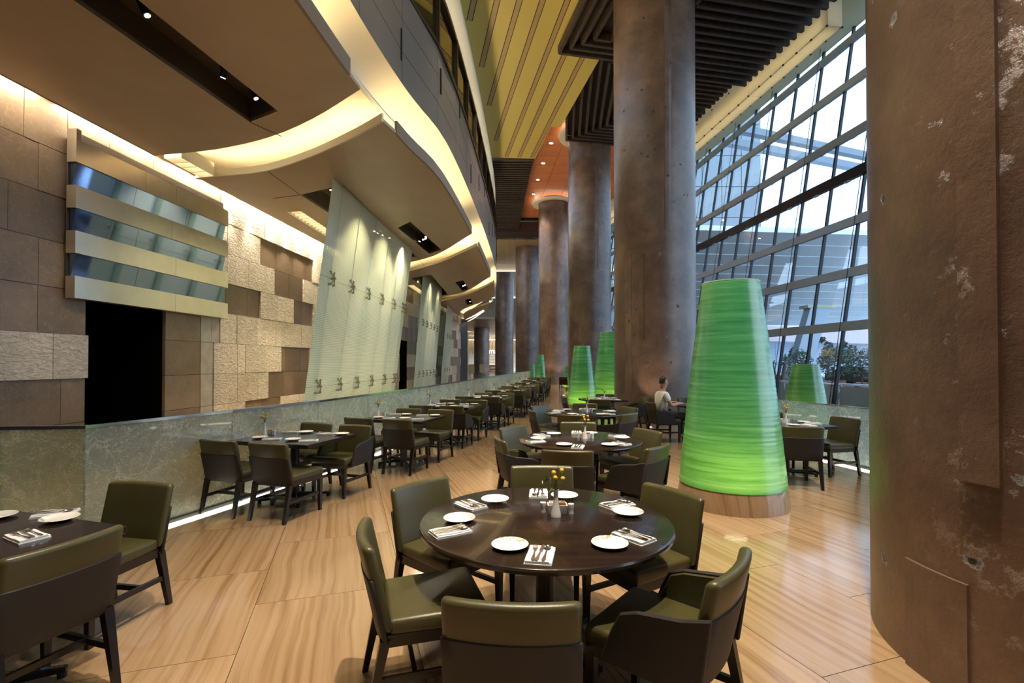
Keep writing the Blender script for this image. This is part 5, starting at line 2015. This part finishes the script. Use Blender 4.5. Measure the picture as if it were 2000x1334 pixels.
# ---- table hidden behind the big lamp, with a seated guest
place(SQ, sq_used, (4.0, 10.45, 0), R(10), 'dark square table hidden behind the big green lamp', 'square tables')
chair(3.22, 10.42, (1, .12), 'olive armchair before the tall column holding the seated person', 'chairs at the hidden table', True)
chair(3.62, 9.62, (.2, 1), 'dark backed chair half hidden by the big green lamp', 'chairs at the hidden table')
chair(4.1, 11.25, (-.1, -1), 'olive chair behind the table hidden by the big lamp', 'chairs at the hidden table')

# ------------------------------------------------------------------ SEATED PERSON
def skin_mesh(name, joints, edges, mat, parent, sub=2, root=0):
    me = bpy.data.meshes.new(name)
    me.from_pydata([j[0] for j in joints], edges, [])
    o = put(name, me, parent)
    md = o.modifiers.new('skin', 'SKIN')
    md.use_smooth_shade = True
    if not me.skin_vertices:
        me.skin_vertices.new()
    for i, j in enumerate(joints):
        r = j[1]
        me.skin_vertices[0].data[i].radius = (r, r) if not isinstance(r, tuple) else r
    me.skin_vertices[0].data[root].use_root = True
    s_ = o.modifiers.new('sub', 'SUBSURF')
    s_.levels = sub
    s_.render_levels = sub
    me.materials.append(MAT[mat])
    return o


per = thing('person', 'seated person in a white short sleeved shirt and dark trousers before the column', 'person', (3.24, 10.42, 0), math.atan2(.12, 1) - PI / 2)
J = [((0, -.08, .56), (.15, .11)), ((0, -.10, .74), (.135, .10)), ((0, -.09, .92), (.165, .11)), ((0, -.07, 1.03), (.09, .075)), ((0, -.05, 1.09), .052), ((0, -.03, 1.16), (.066, .078)), ((0, -.025, 1.25), (.074, .09)), ((0, -.03, 1.32), (.05, .06))]
E_ = [(i, i + 1) for i in range(7)]
for sx in (-1, 1):
    n = len(J)
    J += [((sx * .10, .0, .545), .085), ((sx * .11, .38, .53), .062), ((sx * .11, .40, .28), .05), ((sx * .11, .38, .08), .036), ((sx * .11, .50, .04), .032)]
    E_ += [(0, n), (n, n + 1), (n + 1, n + 2), (n + 2, n + 3), (n + 3, n + 4)]
    n = len(J)
    J += [((sx * .18, -.07, .98), .055), ((sx * .235, .02, .76), .042), ((sx * .16, .24, .79), .030), ((sx * .14, .31, .79), (.036, .018))]
    E_ += [(2, n), (n, n + 1), (n + 1, n + 2), (n + 2, n + 3)]
    wrist = len(J) - 1
    for q, (dx, ln) in enumerate(((-.030, .075), (-.010, .088), (.010, .082), (.028, .066))):
        n = len(J)
        J += [((sx * .14 + dx, .35, .79), .009), ((sx * .14 + dx * 1.1, .35 + ln * .6, .785), .008), ((sx * .14 + dx * 1.1, .35 + ln, .770), .007)]
        E_ += [(wrist, n), (n, n + 1), (n + 1, n + 2)]
    n = len(J)
    J += [((sx * .14 - sx * .045, .30, .785), .010), ((sx * .14 - sx * .062, .34, .78), .008)]
    E_ += [(wrist, n), (n, n + 1)]
body = skin_mesh('body', J, E_, 'skin', per)
S1 = [((0, -.08, .57), (.165, .125)), ((0, -.10, .74), (.155, .118)), ((0, -.09, .93), (.185, .128)), ((0, -.07, 1.035), (.085, .08))]
e1 = [(0, 1), (1, 2), (2, 3)]
for sx in (-1, 1):
    n = len(S1)
    S1 += [((sx * .185, -.07, .985), .072), ((sx * .225, -.02, .84), .062)]
    e1 += [(2, n), (n, n + 1)]
skin_mesh('shirt', S1, e1, 'shirt', per)
S2 = [((0, -.09, .55), (.165, .12))]
e2 = []
for sx in (-1, 1):
    n = len(S2)
    S2 += [((sx * .10, .0, .548), .098), ((sx * .11, .385, .535), .075), ((sx * .11, .405, .30), .062), ((sx * .11, .385, .10), .055)]
    e2 += [(0, n), (n, n + 1), (n + 1, n + 2), (n + 2, n + 3)]
skin_mesh('trousers', S2, e2, 'trousers', per)
hm = MB()
for i in range(9):
    for k in range(16):
        th = PI * .5 * i / 8
        an = 2 * PI * k / 16
        r_ = math.sin(th) if i < 8 else 1.0
        dz = math.cos(th) * .10
        fy = math.sin(an) * r_ * .100
        if fy > .035 and dz < .055:
            dz = .055
        hm.v.append((math.cos(an) * r_ * .083, -.035 + fy * (1 if fy < 0 else .9), 1.265 + dz - (.06 if fy < 0 and i == 8 else 0)))
for i in range(8):
    for k in range(16):
        hm.f.append((i * 16 + k, i * 16 + (k + 1) % 16, (i + 1) * 16 + (k + 1) % 16, (i + 1) * 16 + k))
hm.build('hair', 'hair', per, smooth=60)
MB().ball((0, .055, 1.225), .016, 8, 6, 1.3).build('nose', 'skin', per, smooth=60)
for sx in (-1, 1):
    MB().ball((sx * .028, .048, 1.248), .010, 8, 6, .7).build('eye', 'hair', per, smooth=60)
    MB().ball((sx * .074, -.03, 1.235), .018, 8, 6, 1.5).build('ear', 'skin', per, smooth=60)
MB().box((0, .052, 1.185), (.042, .012, .007)).build('mouth', simple('lips', (0.35, 0.14, 0.11), .5), per)

# ------------------------------------------------------------------ GREEN LAMPS
def lamp(x, y, rt, rb, zt, zb, label, power, base=True, bz=.24):
    t = thing('green_lamp', label, 'floor lamp', (x, y, 0), 0, 'green resin floor lamps')
    if base:
        rr = rb * 1.04
        MB().lathe([(.0001, 0), (rr, 0), (rr * .985, zb * .5), (rb * .985, zb), (rb * .5, zb), (.0001, zb)], 72, cap=False).build('stone_base', MAT['floor'], t, smooth=40)
    rnd = random.Random(int(x * 100) + 7)
    prof = []
    n = max(10, int((zt - zb) / .014))
    for i in range(n + 1):
        f = i / n
        r = rb + (rt - rb) * f + .012 * math.sin(f * PI)
        j = (rnd.random() - .5) * .0022 * (rb / .6)
        prof += [(r + j, zb + .002 + (zt - zb) * f)]
    MB().lathe(prof, 96 if rb > .5 else 48, cap=False).build('shade', 'shade', t, smooth=25)
    MB().lathe([(rt - .014, zt + .001), (rt + .004, zt + .001), (rt + .004, zt + .012), (rt - .014, zt + .012), (rt - .014, zt + .001)], 64, cap=False).build('rim', 'ge', t)
    MB().lathe([(.0001, zb + .01), (.10, zb + .01), (.10, zb + .03), (.0001, zb + .03)], 20, cap=False).build('lamp_holder', 'china', t)
    d = bpy.data.lights.new('lamp_bulb', 'POINT')
    d.energy = power
    d.color = (1.0, .95, .62)
    d.shadow_soft_size = .12
    o = bpy.data.objects.new('lamp_bulb', d)
    COL.objects.link(o)
    o.parent = t
    o.location = (-.04 * rb / .6, -.20 * rb / .6, zb + .16 * rb / .6)
    return t


lamp(2.60, 5.85, .318, .590, 2.585, .235, 'huge glowing green cone lamp on a stone base by the middle round table', 13)
lamp(2.44, 17.1, .285, .50, 2.21, .20, 'slim glowing green cone lamp behind the far square table', 13)
lamp(3.64, 17.9, .42, .74, 2.73, .24, 'wide green cone lamp partly hidden by the tall column', 18)
lamp(1.98, 34.0, .215, .36, 2.16, .18, 'green lamp against the fourth column at the end of the row', 9)
lamp(1.33, 32.0, .115, .19, 1.52, .12, 'smallest green lamp at the far end of the balustrade', 6)
lamp(1.88, 31.0, .09, .16, 1.50, .12, 'thin green lamp just before the one against the fourth column', 5)
lamp(3.42, 30.0, .16, .27, 1.45, .14, 'small green lamp beside far chairs in front of the fourth column', 8)
lamp(6.52, 10.95, .265, .50, 1.60, .10, 'green lamp behind the crackle glass by the windows', 10)
# chairs beside the small far lamp
chair(3.05, 28.6, (.4, 1), 'dark olive chair by the small far green lamp, blue sheen', 'far chairs by the columns')
chair(3.55, 27.4, (.9, .5), 'dark olive chair in front of the small far green lamp', 'far chairs by the columns')

# ------------------------------------------------------------------ HALL DOWNLIGHTS (added out of view to light floor and tables)
def downlight(x, y, z, tx, ty, power, angle, label, color=WARM2):
    t = thing('ceiling_downlight', label, 'downlight', (x, y, z), 0, 'recessed hall downlights')
    MB().lathe([(.09, 0), (.13, 0), (.13, -.015), (.09, -.02)], 20, cap=False).build('rim', 'blackmetal', t)
    MB().lathe([(.0001, -.004), (.095, -.004)], 16, cap=False).build('lens', 'bulb', t)
    spot_light('downlight_beam', (x, y, z - .06), (tx, ty, 0), power, angle, .7, color, .12)


DL = [(0.6, 3.4, 12.7, 0.5, 3.2, 1500, 40, 'over the nearest round table'), (-.3, 6.0, 12.7, -.9, 5.6, 1450, 44, 'over the open floor near the balustrade'), (1.2, 7.2, 12.7, .8, 6.2, 1500, 40, 'over the middle round table'),
      (.2, 10.4, 12.7, -.3, 9.6, 1800, 44, 'over the third balustrade table'), (1.6, 10.8, 12.7, 1.4, 9.6, 1500, 44, 'over the farthest round table'), (.0, 12.6, 12.7, .6, 16.4, 2600, 46, 'aimed at the fifth balustrade table'),
      (.6, 12.8, 12.7, 1.6, 21, 2600, 40, 'aimed at the far balustrade tables'), (-1.0, 2.6, 12.7, -1.3, 2.6, 1200, 44, 'over the left foreground floor'), (3.2, 7.2, 12.7, 3.4, 6.9, 900, 44, 'near the window table')]
for (x, y, z, tx, ty, pw, an, lab) in DL:
    downlight(x, y, z, tx, ty, pw, an, 'added unseen hall downlight ' + lab)
# floor uplights washing the columns
for k, (x, y, tx, ty, pw) in enumerate([(2.05, 35.4, 2.9, 37, 120), (3.7, 35.7, 3.5, 37, 120), (3.5, 12.6, 3.9, 13.4, 150), (2.6, 24.8, 3.6, 25.6, 120)]):
    t = thing('floor_uplight', ['recessed floor uplight left of the fourth column', 'recessed floor uplight before the fourth column', 'recessed floor uplight before the tall column', 'recessed floor uplight before the third column'][k], 'uplight', (x, y, 0), 0, 'column uplights')
    MB().lathe([(.07, .001), (.10, .001), (.10, .008), (.07, .008)], 16, cap=False).build('rim', 'steel', t)
    MB().lathe([(.0001, .005), (.07, .005)], 16, cap=False).build('lens', 'led2', t)
    spot_light('uplight_beam', (x, y, .03), (tx, ty, 3.2), pw, 60, .6, (1.0, .80, .62), .05)
spot_light('lobby_beam', (-8, 80, 6.6), (-9, 97, 2), 9000, 110, .8, WARM2, .5)
# lamp over the near column foot
downlight(1.2, 1.4, 12.7, 2.4, 2.5, 7800, 56, 'recessed hall downlight aimed at the nearest column', (1.0, .86, .72))
# linear wall washers lying in the slot between soffit and stone wall
for k in range(7):
    y = 3.0 + k * 2.1
    a_, b_ = wpt(y, .15, ZS + .16), wpt(y + 1.9, .15, ZS + .16)
    t = thing('wall_washer', '%s linear wall washer in the slot above the stone wall' % ORD[k], 'wall washer', (a_ + b_) / 2, math.atan2(WE.y, WE.x), 'stone wall washers')
    MB().box((0, 0, .03), (1.9, .10, .05)).build('housing', 'blackmetal', t)
    MB().box((0, 0, .004), (1.86, .05, .004)).build('diffuser', 'led2', t)
    d = bpy.data.lights.new('washer_light', 'AREA')
    d.shape = 'RECTANGLE'
    d.size = 1.85
    d.size_y = .06
    d.energy = 150
    d.color = WARM2
    lo = bpy.data.objects.new('washer_light', d)
    COL.objects.link(lo)
    lo.parent = t
    lo.location = (0, 0, 0)
    lo.rotation_euler = (R(-12), 0, 0)
for k, y in enumerate((10.9, 11.7, 12.5, 13.3, 14.1, 14.9)):
    p = wpt(y, .17, ZS + .10)
    t = thing('wall_spot', '%s narrow grazing spotlight in the slot over the chiselled blocks' % ORD[k], 'spotlight', p, 0, 'grazing spotlights')
    MB().tube([(0, 0, .06), (0, 0, .0)], .03, 10).build('housing', 'blackmetal', t)
    MB().lathe([(.0001, -.003), (.025, -.003)], 12, cap=False).build('lens', 'led2', t)
    spot_light('grazing_beam', p + Vector((0, 0, -.01)), wpt(y, .03, 2.6), 260, 46, .8, WARM2, .02)
# lamps added in the slots to brighten the glass screens
for k, (x, y, tx, pw) in enumerate(((-4.2, 11.4, -4.1, 800), (-4.1, 13.2, -4.0, 800), (-4.0, 15.0, -3.9, 800), (-4.1, 22.5, -4.1, 800), (-4.1, 25.0, -4.1, 300))):
    t = thing('added_slot_lamp', '%s added lamp brightening the glass screens from the slots' % ORD[k], 'slot lamp', (x, y, ZS + .36), 0, 'added lamps above the glass screens')
    MB().tube([(0, 0, .05), (0, 0, 0)], .05, 10).build('housing', 'blackmetal', t)
    MB().lathe([(.0001, -.003), (.04, -.003)], 12, cap=False).build('lens', 'led2', t)
    spot_light('added_slot_beam', (x, y, ZS + .34), (tx, y + .2, 1.5), pw, 95, .8, WARM2, .05)
